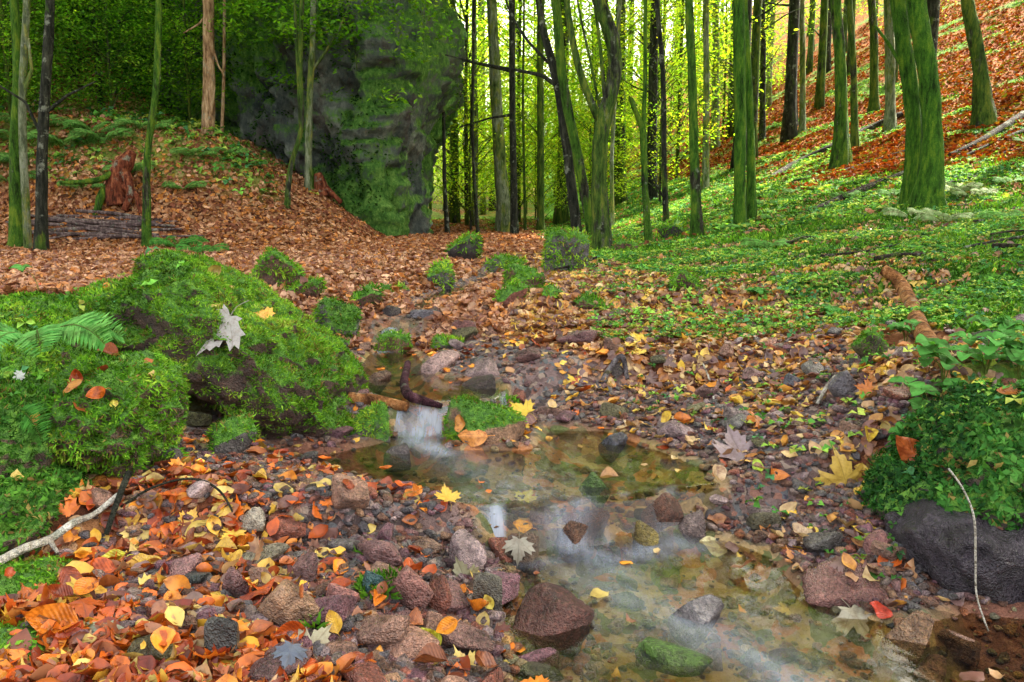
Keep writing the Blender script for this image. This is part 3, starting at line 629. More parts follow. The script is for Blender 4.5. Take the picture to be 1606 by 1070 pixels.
tree('beech_tree', [(1260, 178, 9), (1259, 80, 8), (1257, 0, 8)], M_BARKP, 'right and lit one of two slim trunks rising from the orange slope', 21, seed=34)
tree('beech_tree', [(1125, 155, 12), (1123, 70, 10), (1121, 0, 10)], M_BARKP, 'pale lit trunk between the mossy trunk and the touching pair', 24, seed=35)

# the wood down the valley and over the ridge: each tree its own trunk and crown
r_ = np.random.default_rng(77); spots = []
def far_ok(x, y, dm_):
    return all((x - a) ** 2 + (y - b) ** 2 > dm_ ** 2 for a, b in spots)
for _ in range(900):
    y = r_.uniform(18, 52); px_ = r_.uniform(690, 1400); x = (px_ - 803) / F * y
    if len(spots) >= 75: break
    if far_ok(x, y, 1.5): spots.append((x, y))
for x, y in spots:
    slope = x > .2 * y + .5
    wood_tree('wood_tree', x, y, T_slim[r_.integers(6)], hm[r_.integers(3)] if r_.random() < .08 else None, 'slender trunk in the sunlit wood ' + ('on the far hillside ridge' if slope else 'far down the valley'), 'tree', 'slender trees of the hillside ridge' if slope else 'slender trees far down the valley', r_.uniform(.75, 1.15))
n0 = len(spots); fol = []
for _ in range(900):
    y = r_.uniform(19, 46); px_ = r_.uniform(670, 1130); x = (px_ - 803) / F * y
    if len(fol) >= 40: break
    if all((x - a) ** 2 + (y - b) ** 2 > 2.0 for a, b in fol): fol.append((x, y))
for x, y in fol:
    i = int(r_.integers(4)); wood_tree('understory_tree', x, y, T_sap[i], lm[i], 'young tree full of yellow green leaves in the sunlit valley', 'tree', 'leafy young trees filling the valley', r_.uniform(.75, 1.35))
for x, y, lb in [(5.2, 18.6, 'tall leafy beech added behind the pale lit trunk to shade the rock edge'), (6.9, 20.4, 'tall leafy beech added on the lower orange slope to shade the rock edge'), (8.35, 16.6, 'tall leafy beech added behind the big mossy pair to block reflected sky')]:  # beeches added to shade the rock edge and block sky glare on the water
    wood_tree('beech_tree', x, y, T_slim[2], hm[1], lb, 'tree', None, 1.0)
for x, y in [(-.9, 17.5), (.6, 18.5), (2.2, 19), (3.2, 17.5), (1.4, 22)]:
    i = int(r_.integers(4)); wood_tree('understory_tree', x, y, T_sap[i], lm[i], 'young tree full of yellow green leaves in the sunlit valley', 'tree', 'leafy young trees filling the valley', r_.uniform(.5, .75))
k_ = 0; low_ = []
for _ in range(600):
    y = r_.uniform(19, 40); x = r_.uniform(-.09, .16) * y
    if k_ >= 22: break
    if all((x - a) ** 2 + (y - b) ** 2 > 2.2 for a, b in low_): low_.append((x, y)); k_ += 1; i = int(r_.integers(4)); wood_tree('understory_tree', x, y, T_sap[i], lm[i], 'young tree full of yellow green leaves in the sunlit valley', 'tree', 'leafy young trees filling the valley', r_.uniform(.4, .7))
for x, y, s in [(6.5, 24, .8), (9, 30, 1.), (13, 34, 1.1), (16, 40, 1.2), (10, 38, 1.1), (20, 44, 1.2), (24, 50, 1.3), (12.5, 27, .8), (18, 33, .9)]:
    i = int(r_.integers(4)); wood_tree('understory_tree', x, y, T_sap[i], lm[i], 'bright leafy young tree on the ridge of the right hillside', 'tree', 'leafy young trees on the ridge', s)
for x, y in [(7.6, 9.2), (10, 10.5), (12.5, 12), (9.6, 13.2), (13.5, 15.5), (8.2, 6.5), (11.5, 8.0), (14.5, 10), (6.2, 4.5), (9.5, 3.5), (16, 13.5), (12.5, 17.5), (10.3, 8.6), (8.9, 8.1), (8.2, 7.3)]:  # unseen beeches added outside the view to keep the sun off the brook
    wood_tree('beech_tree', x, y, T_slim[int(rng.integers(6))], hm[int(rng.integers(3))], 'unseen tall beech added on the right hillside to shade the brook', 'tree', 'unseen beeches added on the right hillside for shade', 1.15, cm2=None)
# dark leafy trees of the left bank, before and beside the rock
for x, y, s, k in [(-8.6, 12.2, .8, 0), (-7.2, 13.6, .9, 1), (-6.1, 14.6, 1.0, 0), (-9.6, 14.5, 1.1, 1), (-8.0, 16.2, 1.2, 0), (-11, 17, 1.2, 1), (-5.6, 16.4, .9, 1), (-10.3, 12.2, .9, 0), (-12.5, 15, 1.2, 0), (-8.8, 11.2, .55, 0), (-7.4, 12.3, .6, 1), (-9.4, 13.2, .8, 0), (-6.6, 13.2, .7, 1), (-10.4, 15.6, 1, 0), (-7.4, 15, .9, 0), (-6.8, 18.5, 1.3, 1), (-9.5, 20, 1.4, 0), (-14, 20, 1.4, 1)]:
    wood_tree('bushy_tree', x, y, T_dark[k], dm[k], 'dark leafy tree in the shade left of the rock face', 'tree', 'dark trees in the shade of the left bank', s)
for x, y, s, k, lb in [(-6.9, 11.3, .6, 0, 'low sapling with lighter green leaves left of the orange brown spruce'), (-8.4, 10.4, .5, 1, 'low sapling with lighter green leaves behind the nearly black trunk'), (-5.1, 13.0, .62, 0, 'lighter green sapling behind the orange brown spruce'), (-7.9, 12.6, .8, 1, 'light green sapling with a broad crown behind the thin bent trunk'), (-6.0, 12.3, .55, 1, 'light green sapling left of the orange brown spruce top')]:
    wood_tree('sapling', x, y, T_sap[k], gm[k], lb, 'sapling', None, s)

# ------------------------------------------------------------------ the rock face
def build_cliff():
    foot = np.array([(-1.95, 13.0), (-1.75, 13.8), (-1.9, 16), (-2.4, 19), (-9, 21), (-12, 18.5), (-8.4, 16.8), (-6.4, 15.6), (-4.6, 14.2), (-3.0, 13.2), (-2.1, 12.7)])
    seg = np.r_[0, np.cumsum(np.linalg.norm(np.diff(np.vstack([foot, foot[:1]]), axis=0), axis=1))]
    n = 640; t = np.linspace(0, seg[-1], n, endpoint=False); FX = np.interp(t, seg, np.r_[foot[:, 0], foot[0, 0]]); FY = np.interp(t, seg, np.r_[foot[:, 1], foot[0, 1]])
    for _ in range(6):
        FX = (np.roll(FX, 1) + FX + np.roll(FX, -1)) / 3; FY = (np.roll(FY, 1) + FY + np.roll(FY, -1)) / 3
    tx = np.roll(FX, -1) - np.roll(FX, 1); ty = np.roll(FY, -1) - np.roll(FY, 1); L = np.hypot(tx, ty); ox, oy = ty / L, -tx / L
    if (ox * (FX - FX.mean()) + oy * (FY - FY.mean())).mean() < 0: ox, oy = -ox, -oy
    zs = np.r_[np.linspace(0, 6.6, 230), np.full(10, 6.6)]; V = []
    cx, cy = FX.mean(), FY.mean()
    for k, z in enumerate(zs):
        prof = np.interp(z, [0, .8, 1.6, 2.2, 2.9, 3.5, 4.2, 5.2, 6.6], [.0, .0, .06, .22, .5, .52, .4, .1, -1.0])
        px = FX + ox * prof; py = FY + oy * prof; zz = np.full(n, z)
        if k >= 230:
            f = 1 - (k - 229) / 11; px = cx + (px - cx) * f; py = cy + (py - cy) * f; zz = zz + .25 * (1 - f)
        q = np.stack([px, py, zz * .8], -1)
        nn = fbm(q * .75, 5, 61); rd = 1 - np.abs(fbm(q * 1.7 * np.array([1, 1, .55]), 4, 67)) * 2.2; st = fbm(q * np.array([.6, .6, 4.5]), 3, 69)
        cr = np.abs(fbm(q * np.array([2.6, 2.6, 1.1]) + 5, 3, 73)); dsp = .55 * nn + .34 * rd + .05 * st + .13 * (1 - 2 * np.abs(fbm(q * np.array([5, 5, 3]), 4, 71))) - .3 * np.clip(.1 - cr, 0, 1) * 5; edge = np.clip(1 - np.hypot(px + 1.3, py - 13.2) / 1.0, 0, 1); dsp = dsp * (1 - .8 * edge) - .1
        V.append(np.stack([px + ox * dsp, py + oy * dsp, zz + .15 * nn + .35], -1))
    V = np.array(V); m = len(zs); i = np.arange(m - 1)[:, None] * n + np.arange(n)[None]; j = np.arange(m - 1)[:, None] * n + (np.arange(n)[None] + 1) % n
    Fq = np.stack([i, j, j + n, i + n], -1).reshape(-1, 4); V = V.reshape(-1, 3)
    top = len(V); V = np.vstack([V, V[-n:].mean(0, keepdims=True)]); k = np.arange(n); tri = np.stack([(m - 1) * n + k, (m - 1) * n + (k + 1) % n, np.full(n, top)], -1)
    e = empty('rock_face', (-3, 15, .3), label='huge dark overhanging rock wall covered in moss and ivy beside the path', cat='cliff')
    V0 = V - np.array([-3, 15, .3]); obj('rock', npmesh('rock', V0, [Fq, tri], M_CLIFF), e)
    r = np.random.default_rng(5); fi = r.integers(0, len(Fq), 110000); A, B, D = V[Fq[fi, 0]], V[Fq[fi, 1]], V[Fq[fi, 3]]
    P = A + (B - A) * r.random((110000, 1)) + (D - A) * r.random((110000, 1)); Nn = np.cross(B - A, D - A); Nn /= np.linalg.norm(Nn, axis=1, keepdims=True) + 1e-9
    mk = (fbm(P * 1.1, 4, 81) + .25 * Nn[:, 2] + .08 - .4 * (P[:, 0] > -1.9) > 0) & (P[:, 1] < 17.5) & (P[:, 2] > .3); P, Nn = P[mk], Nn[mk]; k = len(P)
    R = frames(Nn + r.normal(0, .55, (k, 3)) + np.array([0, 0, .5]), r.uniform(0, 6.28, k)); cl = np.array(DARKG)[r.integers(0, 3, k)] * r.uniform(.2, .8, (k, 1))
    v, f, c = stamp(LEAF_T[0], LEAF_T[1], P + Nn * .03 - np.array([-3, 15, .3]), R, .05 * r.uniform(.6, 1.3, k), cl)
    tag(obj('ivy', npmesh('ivy', v, f, M_FOL, c, smooth=False), e), kind='stuff')
build_cliff()
# leafy boughs of the trees rooted on top of the rock
def bough_tree(x, y, z, ends, label, seed, spr=.55, cols=GREENS):
    r = np.random.default_rng(seed); t = empty('cliff_tree', (x, y, z), label=label, cat='tree'); parts = [tube([[0, 0, -.6], [.05, 0, 1.5], [0, 0, 5]], [.14, .11, .05], 9, .15, seed, .4)]; cs = []
    for e in ends:
        e = np.array(e, float) - np.array([x, y, z]); b = np.array([0, 0, e[2] * .3 + .8])
        q = spline([b, b * .45 + e * .55 + [0, 0, .25], e], 10); parts.append(tube(q, np.linspace(.04, .008, 10), 6, cap=False))
        for k in range(14):
            f = r.uniform(.35, 1.05); p = b * (1 - f) + e * f + r.normal(0, [.35, .35, .2]); cs.append(p)
    V, Fq, _ = join(parts); obj('trunk', npmesh('trunk', V, Fq, M_BARK), t)
    v, f, c = foliage(np.array(cs), spr, 55, .075, cols, seed, .12); obj('crown', npmesh('crown', v, f, M_FOL, c, smooth=False), t)
bough_tree(-2.8, 13.9, 5.0, [at(600, 60, 12.2), at(560, 110, 12.0), at(520, 30, 12.2), at(590, 20, 12), at(660, 20, 12.6)], 'beech on the rock top with light green boughs hanging over its face', 301)
bough_tree(-4.6, 14.6, 4.4, [at(440, 15, 12), at(410, 0, 11.5), at(500, 60, 12.4), at(470, 30, 12.6), at(520, 150, 12.6)], 'smaller beech with thin boughs above the left part of the rock', 302, .4)
# ------------------------------------------------------------------ stones
import bmesh
from mathutils.bvhtree import BVHTree
_ico = {}
def ico(level):
    if level not in _ico:
        bm = bmesh.new(); bmesh.ops.create_icosphere(bm, subdivisions=level, radius=1)
        _ico[level] = (np.array([v.co[:] for v in bm.verts]), np.array([[v.index for v in f.verts] for f in bm.faces])); bm.free()
    return _ico[level]
def rock_unit(seed, level=4, facets=11, rough=.04, rnd=.06):
    """angular stone filling the unit box"""
    D, Fq = ico(level); r = np.random.default_rng(seed); n = r.normal(0, 1, (facets, 3)); n /= np.linalg.norm(n, axis=1, keepdims=True)
    n = np.vstack([n, -n[:facets // 2] + r.normal(0, .25, (facets // 2, 3))]); n /= np.linalg.norm(n, axis=1, keepdims=True)
    h = r.uniform(.42, 1.0, len(n)); q = h[None] / np.clip(D @ n.T, .08, None)
    k = 1 / rnd * .8; R = -np.log(np.exp(-k * q).sum(1) + np.exp(-k * 1.35)) / k
    V = D * R[:, None]; V = V + D * (rough * fbm(D * 2.2 + seed, 4, seed) + rough * .35 * fbm(D * 9 + seed, 3, seed + 5))[:, None]
    lo, hi = V.min(0), V.max(0); return (V - (lo + hi) / 2) / (hi - lo), Fq
ROCKS = [rock_unit(400 + i, 4, [5, 7, 9, 6, 10, 8][i % 6], .035, [.022, .035, .06][i % 3]) for i in range(12)]
COL = []          # solid surfaces leaves and pebbles may lie on
def solid(V, Fq, mossy=1): COL.append((V, Fq, mossy))
def rotz(V, a): c, s = math.cos(a), math.sin(a); return np.stack([V[:, 0] * c - V[:, 1] * s, V[:, 0] * s + V[:, 1] * c, V[:, 2]], -1)
MOSS_B = (np.array([[-.09, 0, 0], [.09, 0, 0], [.1, .16, .45], [-.1, .16, .45], [0, .5, .74]]), [np.array([[0, 1, 2, 3]]), np.array([[3, 2, 4]])])
MOSSC = [(.03, .1, .008), (.08, .24, .016), (.16, .4, .028), (.3, .55, .045), (.5, .66, .08)]
MOSSD = [(.02, .08, .01), (.05, .17, .02), (.1, .28, .03), (.18, .4, .05)]
def moss_on(V, Fq, size, cover_, seed, cols=MOSSC, up=.1, dens=1.0, leafy=0.0, thr=.0, amin=None, seedpatch=2.0, zmin=-1e9):
    """tufts standing on the upward parts of a surface; returns a mesh"""
    r = np.random.default_rng(seed); tri = Fq if Fq.shape[1] == 3 else np.concatenate([Fq[:, :3], Fq[:, [0, 2, 3]]])
    A, B, D = V[tri[:, 0]], V[tri[:, 1]], V[tri[:, 2]]; cr = np.cross(B - A, D - A); ar = np.linalg.norm(cr, axis=1) / 2
    n = int(min(90000, ar.sum() / (size * size) * 3.2 * dens)); fi = r.choice(len(tri), n, p=ar / ar.sum())
    u, v = r.random((n, 1)), r.random((n, 1)); s = u + v > 1; u = np.where(s, 1 - u, u); v = np.where(s, 1 - v, v)
    P = A[fi] + (B[fi] - A[fi]) * u + (D[fi] - A[fi]) * v; Nn = cr[fi] / (2 * ar[fi, None] + 1e-12)
    w = fbm(P * seedpatch / .35 + seed, 3, seed); k = (Nn[:, 2] * .75 + .55 * w > up) & (w > thr - 1) & (P[:, 2] > zmin); P, Nn, w = P[k], Nn[k], w[k]; n = len(P)
    c2 = fbm(P / .05 + seed, 2, seed + 1); c3 = fbm(P / .18 + seed, 2, seed + 2); Nn = Nn + .35 * r.normal(0, 1, (n, 3)) + .5 * np.stack([c2, fbm(P / .05 + 9, 2, seed + 4), np.zeros(n)], -1) - np.array([0, 0, .12])
    cols = np.array(cols); t = np.clip(.42 + .5 * c3 + .35 * c2 + r.normal(0, .16, n), 0, .999) * (len(cols) - 1); i = t.astype(int); f = (t - i)[:, None]
    col = cols[i] * (1 - f) + cols[i + 1] * f
    br = r.random(n) < .04 + .22 * (fbm(P / .12 + 3, 2, seed + 8) > .25); col = np.where(br[:, None], np.array([[.26, .2, .06]]) * r.uniform(.5, 1.3, (n, 1)), col)
    R = frames(Nn, r.uniform(0, 6.28, n)); sc = size * r.uniform(.7, 1.5, n) * (1 + .7 * c2)
    parts = []
    lf = r.random(n) < leafy; b = ~lf
    if b.any(): parts.append(stamp(MOSS_B[0], MOSS_B[1], P[b], R[b], sc[b] * 1.25, col[b]))
    if lf.any(): parts.append(stamp(LEAF_T[0], LEAF_T[1], P[lf] + Nn[lf] * size * .5, R[lf], sc[lf] * .95, col[lf]))
    V2, F2, c = join(parts); return npmesh('moss', V2, F2, M_MOSS, c, smooth=False)

def blob(sil, Y, D, name, label, cat, mat, moss=None, color=(.2, .15, .12), seed=0, level=6, rough=.06, box=.8, part='rock', zfloor=None, mossname='moss', up=.05, dens=1., leafy=0., cols=MOSSC, msize=.013, lump=.0, ctr=None, yoff=0.):
    """a rounded mass whose front view follows a given outline, as deep as D on each side"""
    S_ = np.array([at(x, y, Y)[[0, 2]] for x, y in sil]); c = S_.mean(0) if ctr is None else at(*ctr, Y)[[0, 2]]
    dS, Fq = ico(level); th = np.arctan2(S_[:, 1] - c[1], S_[:, 0] - c[0]); 
    # dense outline -> radius by angle
    Q = []; m = len(S_)
    for k in range(m): Q.append(S_[k] + (S_[(k + 1) % m] - S_[k]) * np.linspace(0, 1, 24, endpoint=False)[:, None])
    Q = np.concatenate(Q) - c; a = np.arctan2(Q[:, 1], Q[:, 0]); rr = np.hypot(Q[:, 0], Q[:, 1]); o = np.argsort(a); a, rr = a[o], rr[o]
    a = np.r_[a - 2 * np.pi, a, a + 2 * np.pi]; rr = np.r_[rr, rr, rr]; ker = np.ones(7) / 7; rr = np.convolve(rr, ker, 'same')
    g = np.arctan2(dS[:, 2], dS[:, 0]); R = np.interp(g, a, rr); rho = np.hypot(dS[:, 0], dS[:, 2]) ** box; dy = np.sign(dS[:, 1]) * np.abs(dS[:, 1]) ** .9
    V = np.stack([c[0] + np.cos(g) * rho * R, Y + D * dy + yoff, c[1] + np.sin(g) * rho * R], -1)
    sc = np.hypot(*(S_.max(0) - S_.min(0))) / 2; cen = np.array([c[0], Y + yoff, c[1]]); dr = (V - cen); dr /= np.linalg.norm(dr, axis=1, keepdims=True) + 1e-9
    V = V + dr * (rough * sc * fbm(V / sc * 1.8 + seed, 4, seed) + rough * .4 * sc * fbm(V / sc * 7 + seed, 3, seed + 3))[:, None]
    if lump: V = V + dr * (lump * (.7 - np.abs(fbm(V / .085 + seed, 2, seed + 7)) * 2.5 + .6 * fbm(V / .03, 2, seed + 9)))[:, None]
    if zfloor is not None: V[:, 2] = np.maximum(V[:, 2], zfloor)
    org = np.array([c[0], Y + yoff, V[:, 2].min()]); e = empty(name, org, label=label, cat=cat)
    b = obj(part, npmesh(part, V - org, Fq, mat), e); b.color = (*color, 1); solid(V, Fq, 2 if moss else 1)
    if moss: obj(mossname, moss_on(V - org, Fq, msize, 1, seed + 11, cols, up, dens, leafy), e)
    return e

def hitw(x, y):
    d = ray(x, y); P = np.array([0, 0, CZ]) + d[None] * (_ys / d[1])[:, None]; sd_ = streamd(P[:, 0], P[:, 1])
    h = np.maximum(H(P[:, 0], P[:, 1], sd_), np.where(sd_ < 0, Wl(P[:, 0], P[:, 1]), -9)); i = int(np.argmax((P[:, 2] < h) & (_ys > .7))); return P[i], bool(sd_[i] < -.01)
def stone(x, y, w, h, color, label, v=0, mat=None, name='stone', yaw=None, moss=0, level=None, sink=.18, tilt=0., dk=.75, group=None, msize=None, cat='stone', roll=0., zup=0.):
    p, wet_ = hitw(x, y); dist = p[1] / CP; W = w / F * dist; ang = math.atan2(CZ - p[2], p[1]); Dp = W * dk
    hz = (h / F * dist - Dp * math.sin(ang)) / math.cos(ang); hz = min(max(hz, .3 * W), 1.4 * W) / (1 - sink)
    if 'below' in label: zup = -.45 * hz
    elif wet_: hz += .07; sink = .07 / hz
    U, Fq = ROCKS[v % len(ROCKS)]; U = U * np.array([W, Dp, hz]); yaw = rng.uniform(-.3, .3) if yaw is None else yaw
    if tilt or roll:
        c, s = math.cos(tilt), math.sin(tilt); U = np.stack([U[:, 0] * c + U[:, 2] * s, U[:, 1], -U[:, 0] * s + U[:, 2] * c], -1)
        c, s = math.cos(roll), math.sin(roll); U = np.stack([U[:, 0], U[:, 1] * c - U[:, 2] * s, U[:, 1] * s + U[:, 2] * c], -1)
    U = rotz(U, yaw); org = np.array([p[0], p[1] + Dp / 2, p[2] + zup])
    V = U + np.array([0, 0, -U[:, 2].min() - hz * sink]); solid(V + org, Fq, 2 if moss else 1)
    m = mat or M_STONE
    if moss:
        e = empty(name, org, label=label, cat=cat, group=group); b = obj('rock', npmesh('rock', V, Fq, M_STONE_MOSS), e); b.color = (*color, 1)
        ms = msize or max(.011, .0042 * dist); obj('moss', moss_on(V, Fq, ms, 1, int(x + y), up=.62 - moss, zmin=.0), e); return e
    b = obj(name, npmesh(name, V, Fq, m), None, org, label=label, cat=cat, group=group); b.color = (*color, 1); return b

TAN = (.3, .19, .12); MAU = (.2, .115, .12); GRY = (.12, .12, .125); DRK = (.05, .045, .05); RED = (.24, .09, .065); PUR = (.17, .085, .115); TEAL = (.035, .1, .11); OLV = (.12, .12, .06); LIL = (.3, .24, .26); BRN = (.13, .07, .05); PINK = (.34, .17, .14)
# ---- big mossy boulder with its dark hollow
blob([(196, 490), (206, 445), (236, 410), (262, 402), (300, 406), (335, 420), (385, 446), (440, 490), (500, 528), (545, 580), (556, 640), (590, 665), (598, 690), (520, 702), (450, 700), (425, 660), (400, 632), (330, 610), (268, 606), (235, 560), (195, 520)],
     2.9, .34, 'mossy_boulder', 'largest boulder, moss covered and sloping to the right, over a dark hollow beside the brook', 'boulder', M_STONE_MOSS, True, seed=501, cols=[(.03, .1, .008), (.1, .26, .018), (.2, .44, .03), (.34, .56, .06), (.54, .64, .14)], rough=.1, box=.62, lump=.03, up=-.12, dens=1.7, msize=.0105, ctr=(370, 540), color=(.09, .055, .045))  # bare rock colour darkened to stand for shade on the underside
blob([(262, 590), (340, 585), (430, 600), (480, 650), (490, 712), (400, 716), (300, 712), (262, 700)], 3.12, .12, 'hollow_rock', 'bare purple brown rock, coloured dark for the shade of the hollow under the largest mossy boulder', 'rock', M_STONE_WET, None, (.035, .018, .018), 502, rough=.12, level=4, box=.6)  # shade of the hollow is put into this rock's dark colour
# ---- left mossy bank
blob([(-70, 478), (40, 478), (120, 490), (180, 525), (228, 585), (240, 650), (150, 670), (-80, 690)], 2.7, .5, 'mossy_mound', 'wide mossy hump behind the fern at the left edge', 'mound', M_STONE_MOSS, True, (.1, .07, .05), 511, rough=.1, box=.7, lump=.03, up=-.1, dens=1.2, msize=.011)
blob([(90, 612), (130, 580), (205, 568), (248, 598), (264, 645), (256, 700), (220, 722), (150, 716), (104, 690)], 2.12, .22, 'mossy_mound', 'round bright green moss cushion between the fern and the largest boulder', 'mound', M_STONE_MOSS, True, (.1, .07, .05), 512, rough=.12, box=.75, lump=.03, up=-.75, dens=1.2, msize=.011)
blob([(-60, 640), (0, 600), (70, 610), (130, 660), (140, 720), (90, 750), (0, 770), (-60, 760)], 2.0, .25, 'mossy_mound', 'mossy lump under the fern at the left edge', 'mound', M_STONE_MOSS, True, (.1, .07, .05), 513, rough=.1, lump=.02, up=-.2, msize=.011, cols=MOSSD)
blob([(70, 700), (150, 690), (240, 690), (255, 740), (215, 800), (150, 815), (80, 800)], 2.22, .18, 'earth_bank', 'dark brown earth with roots hanging below the round moss cushion', 'earth', M_STONE, None, (.07, .04, .022), 514, rough=.16, level=5, part='earth')
blob([(-50, 790), (10, 745), (70, 755), (112, 800), (118, 850), (60, 875), (-50, 870)], 1.78, .2, 'mossy_mound', 'leafy moss hump above the white branch at the left edge', 'mound', M_STONE_MOSS, True, (.1, .07, .05), 515, rough=.1, lump=.02, up=-.3, msize=.0125, leafy=.5, dens=1.1, cols=MOSSD + [(.16, .34, .05)])
blob([(-60, 905), (20, 898), (80, 925), (100, 965), (50, 990), (-60, 990)], 1.48, .14, 'mossy_mound', 'low moss patch under the white branch at the left edge', 'mound', M_STONE_MOSS, True, (.1, .07, .05), 516, rough=.1, lump=.012, up=-.3, msize=.011, leafy=.4)
blob([(-60, 1015), (20, 990), (90, 1010), (115, 1060), (90, 1120), (-60, 1120)], 1.3, .14, 'mossy_mound', 'moss patch in the lower left corner of the photo', 'mound', M_STONE_MOSS, True, (.1, .07, .05), 517, rough=.1, lump=.012, up=-.3, msize=.011, leafy=.4)
# ---- right mossy mound on its wet rock
blob([(1375, 800), (1392, 765), (1440, 735), (1462, 690), (1500, 655), (1560, 628), (1640, 620), (1740, 660), (1760, 840), (1620, 850), (1540, 838), (1450, 815)], 1.98, .26, 'mossy_mound', 'large mound of hanging leafy moss at the right edge above the wet dark rock', 'mound', M_STONE_MOSS, True, (.06, .05, .04), 521, rough=.06, box=.7, lump=.025, up=-.5, dens=1.5, msize=.0155, leafy=.55, cols=[(.01, .05, .012), (.025, .11, .02), (.05, .19, .03), (.1, .29, .05), (.2, .4, .1)])
blob([(1400, 815), (1460, 790), (1560, 800), (1760, 790), (1760, 965), (1600, 962), (1540, 945), (1470, 920), (1425, 880)], 1.84, .2, 'wet_rock', 'wet blue black rock under the hanging moss at the right edge', 'rock', M_STONE_WET, None, (.04, .035, .05), 522, rough=.15, level=6, box=.6, lump=.008)
# ---- far mossy boulders
for a_ in [(430, 455, 85, 68, BRN, 'tall domed mossy boulder right behind the largest boulder', 1), (728, 408, 54, 42, DRK, 'dark rock on the path edge at the far end of the path', 5),
           (792, 428, 66, 30, GRY, 'low mossy rock with a bluish face between the path rock and the bright mossy boulder', 2), (892, 430, 74, 72, GRY, 'bright green mossy boulder at the foot of the leaning pair', 3),
           (822, 462, 66, 52, BRN, 'round bright mossy boulder at the head of the brook', 4), (802, 484, 52, 42, RED, 'mossy rock with a red face leaning on the round bright mossy boulder', 6),
           (866, 472, 36, 26, BRN, 'small mossy stone right of the round bright mossy boulder', 7), (928, 492, 62, 34, BRN, 'low mossy stone at the edge of the leaf field', 8),
           (690, 452, 44, 38, GRY, 'mossy stone with a grey side standing alone above the brook', 9), (600, 458, 26, 26, GRY, 'narrow mossy stone, left of two small ones below the path', 10),
           (624, 456, 26, 20, GRY, 'flat mossy stone, right of two small ones below the path', 11), (574, 482, 46, 38, BRN, 'mossy stone above the block shaped mossy one', 0),
           (522, 530, 78, 70, GRY, 'block shaped mossy stone left of the upper fall', 2), (470, 470, 62, 36, BRN, 'mossy stone leaning on the tall domed boulder', 5),
           (616, 552, 54, 30, TAN, 'mossy stone in the middle of the upper pool', 3), (702, 550, 56, 26, GRY, 'flat mossy stone right of the upper pool', 4),
           (515, 550, 60, 24, GRY, 'low mossy slab beside the upper pool', 7), (1078, 462, 52, 44, BRN, 'mossy stone alone on the green slope', 8),
           (1374, 562, 54, 50, OLV, 'bright moss cushion among yellow leaves beside the orange log', 1), (1502, 388, 92, 44, DRK, 'dark mossy rock on the green slope below the big mossy pair', 6),
           (1055, 376, 42, 34, DRK, 'dark rock far up at the foot of the S curved trunk', 9), (356, 716, 78, 74, GRY, 'small pyramid of moss in front of the dark hollow', 10),
           (578, 690, 62, 56, GRY, 'mossy stone at the right foot of the largest boulder', 11), (265, 735, 34, 44, GRY, 'narrow mossy stone beside the round moss cushion', 5),
           (150, 478, 110, 30, OLV, 'flat olive mossy slab on the top of the left bank', 7), (985, 398, 40, 20, BRN, 'low mossy stone right of the forked trunk', 3), (925, 380, 36, 24, GRY, 'mossy stone wedged between the leaning pair and the forked trunk', 2)]:
    stone(*a_[:6], v=a_[6], name='mossy_stone', moss=.88 if a_[4] not in (DRK, RED) else .75, cat='mossy stone')
tb = stone(757, 700, 138, 78, TAN, 'flat mossy rock with leaves on its top between the two pools', 4, name='mossy_stone', moss=.45, cat='mossy stone', dk=.6)
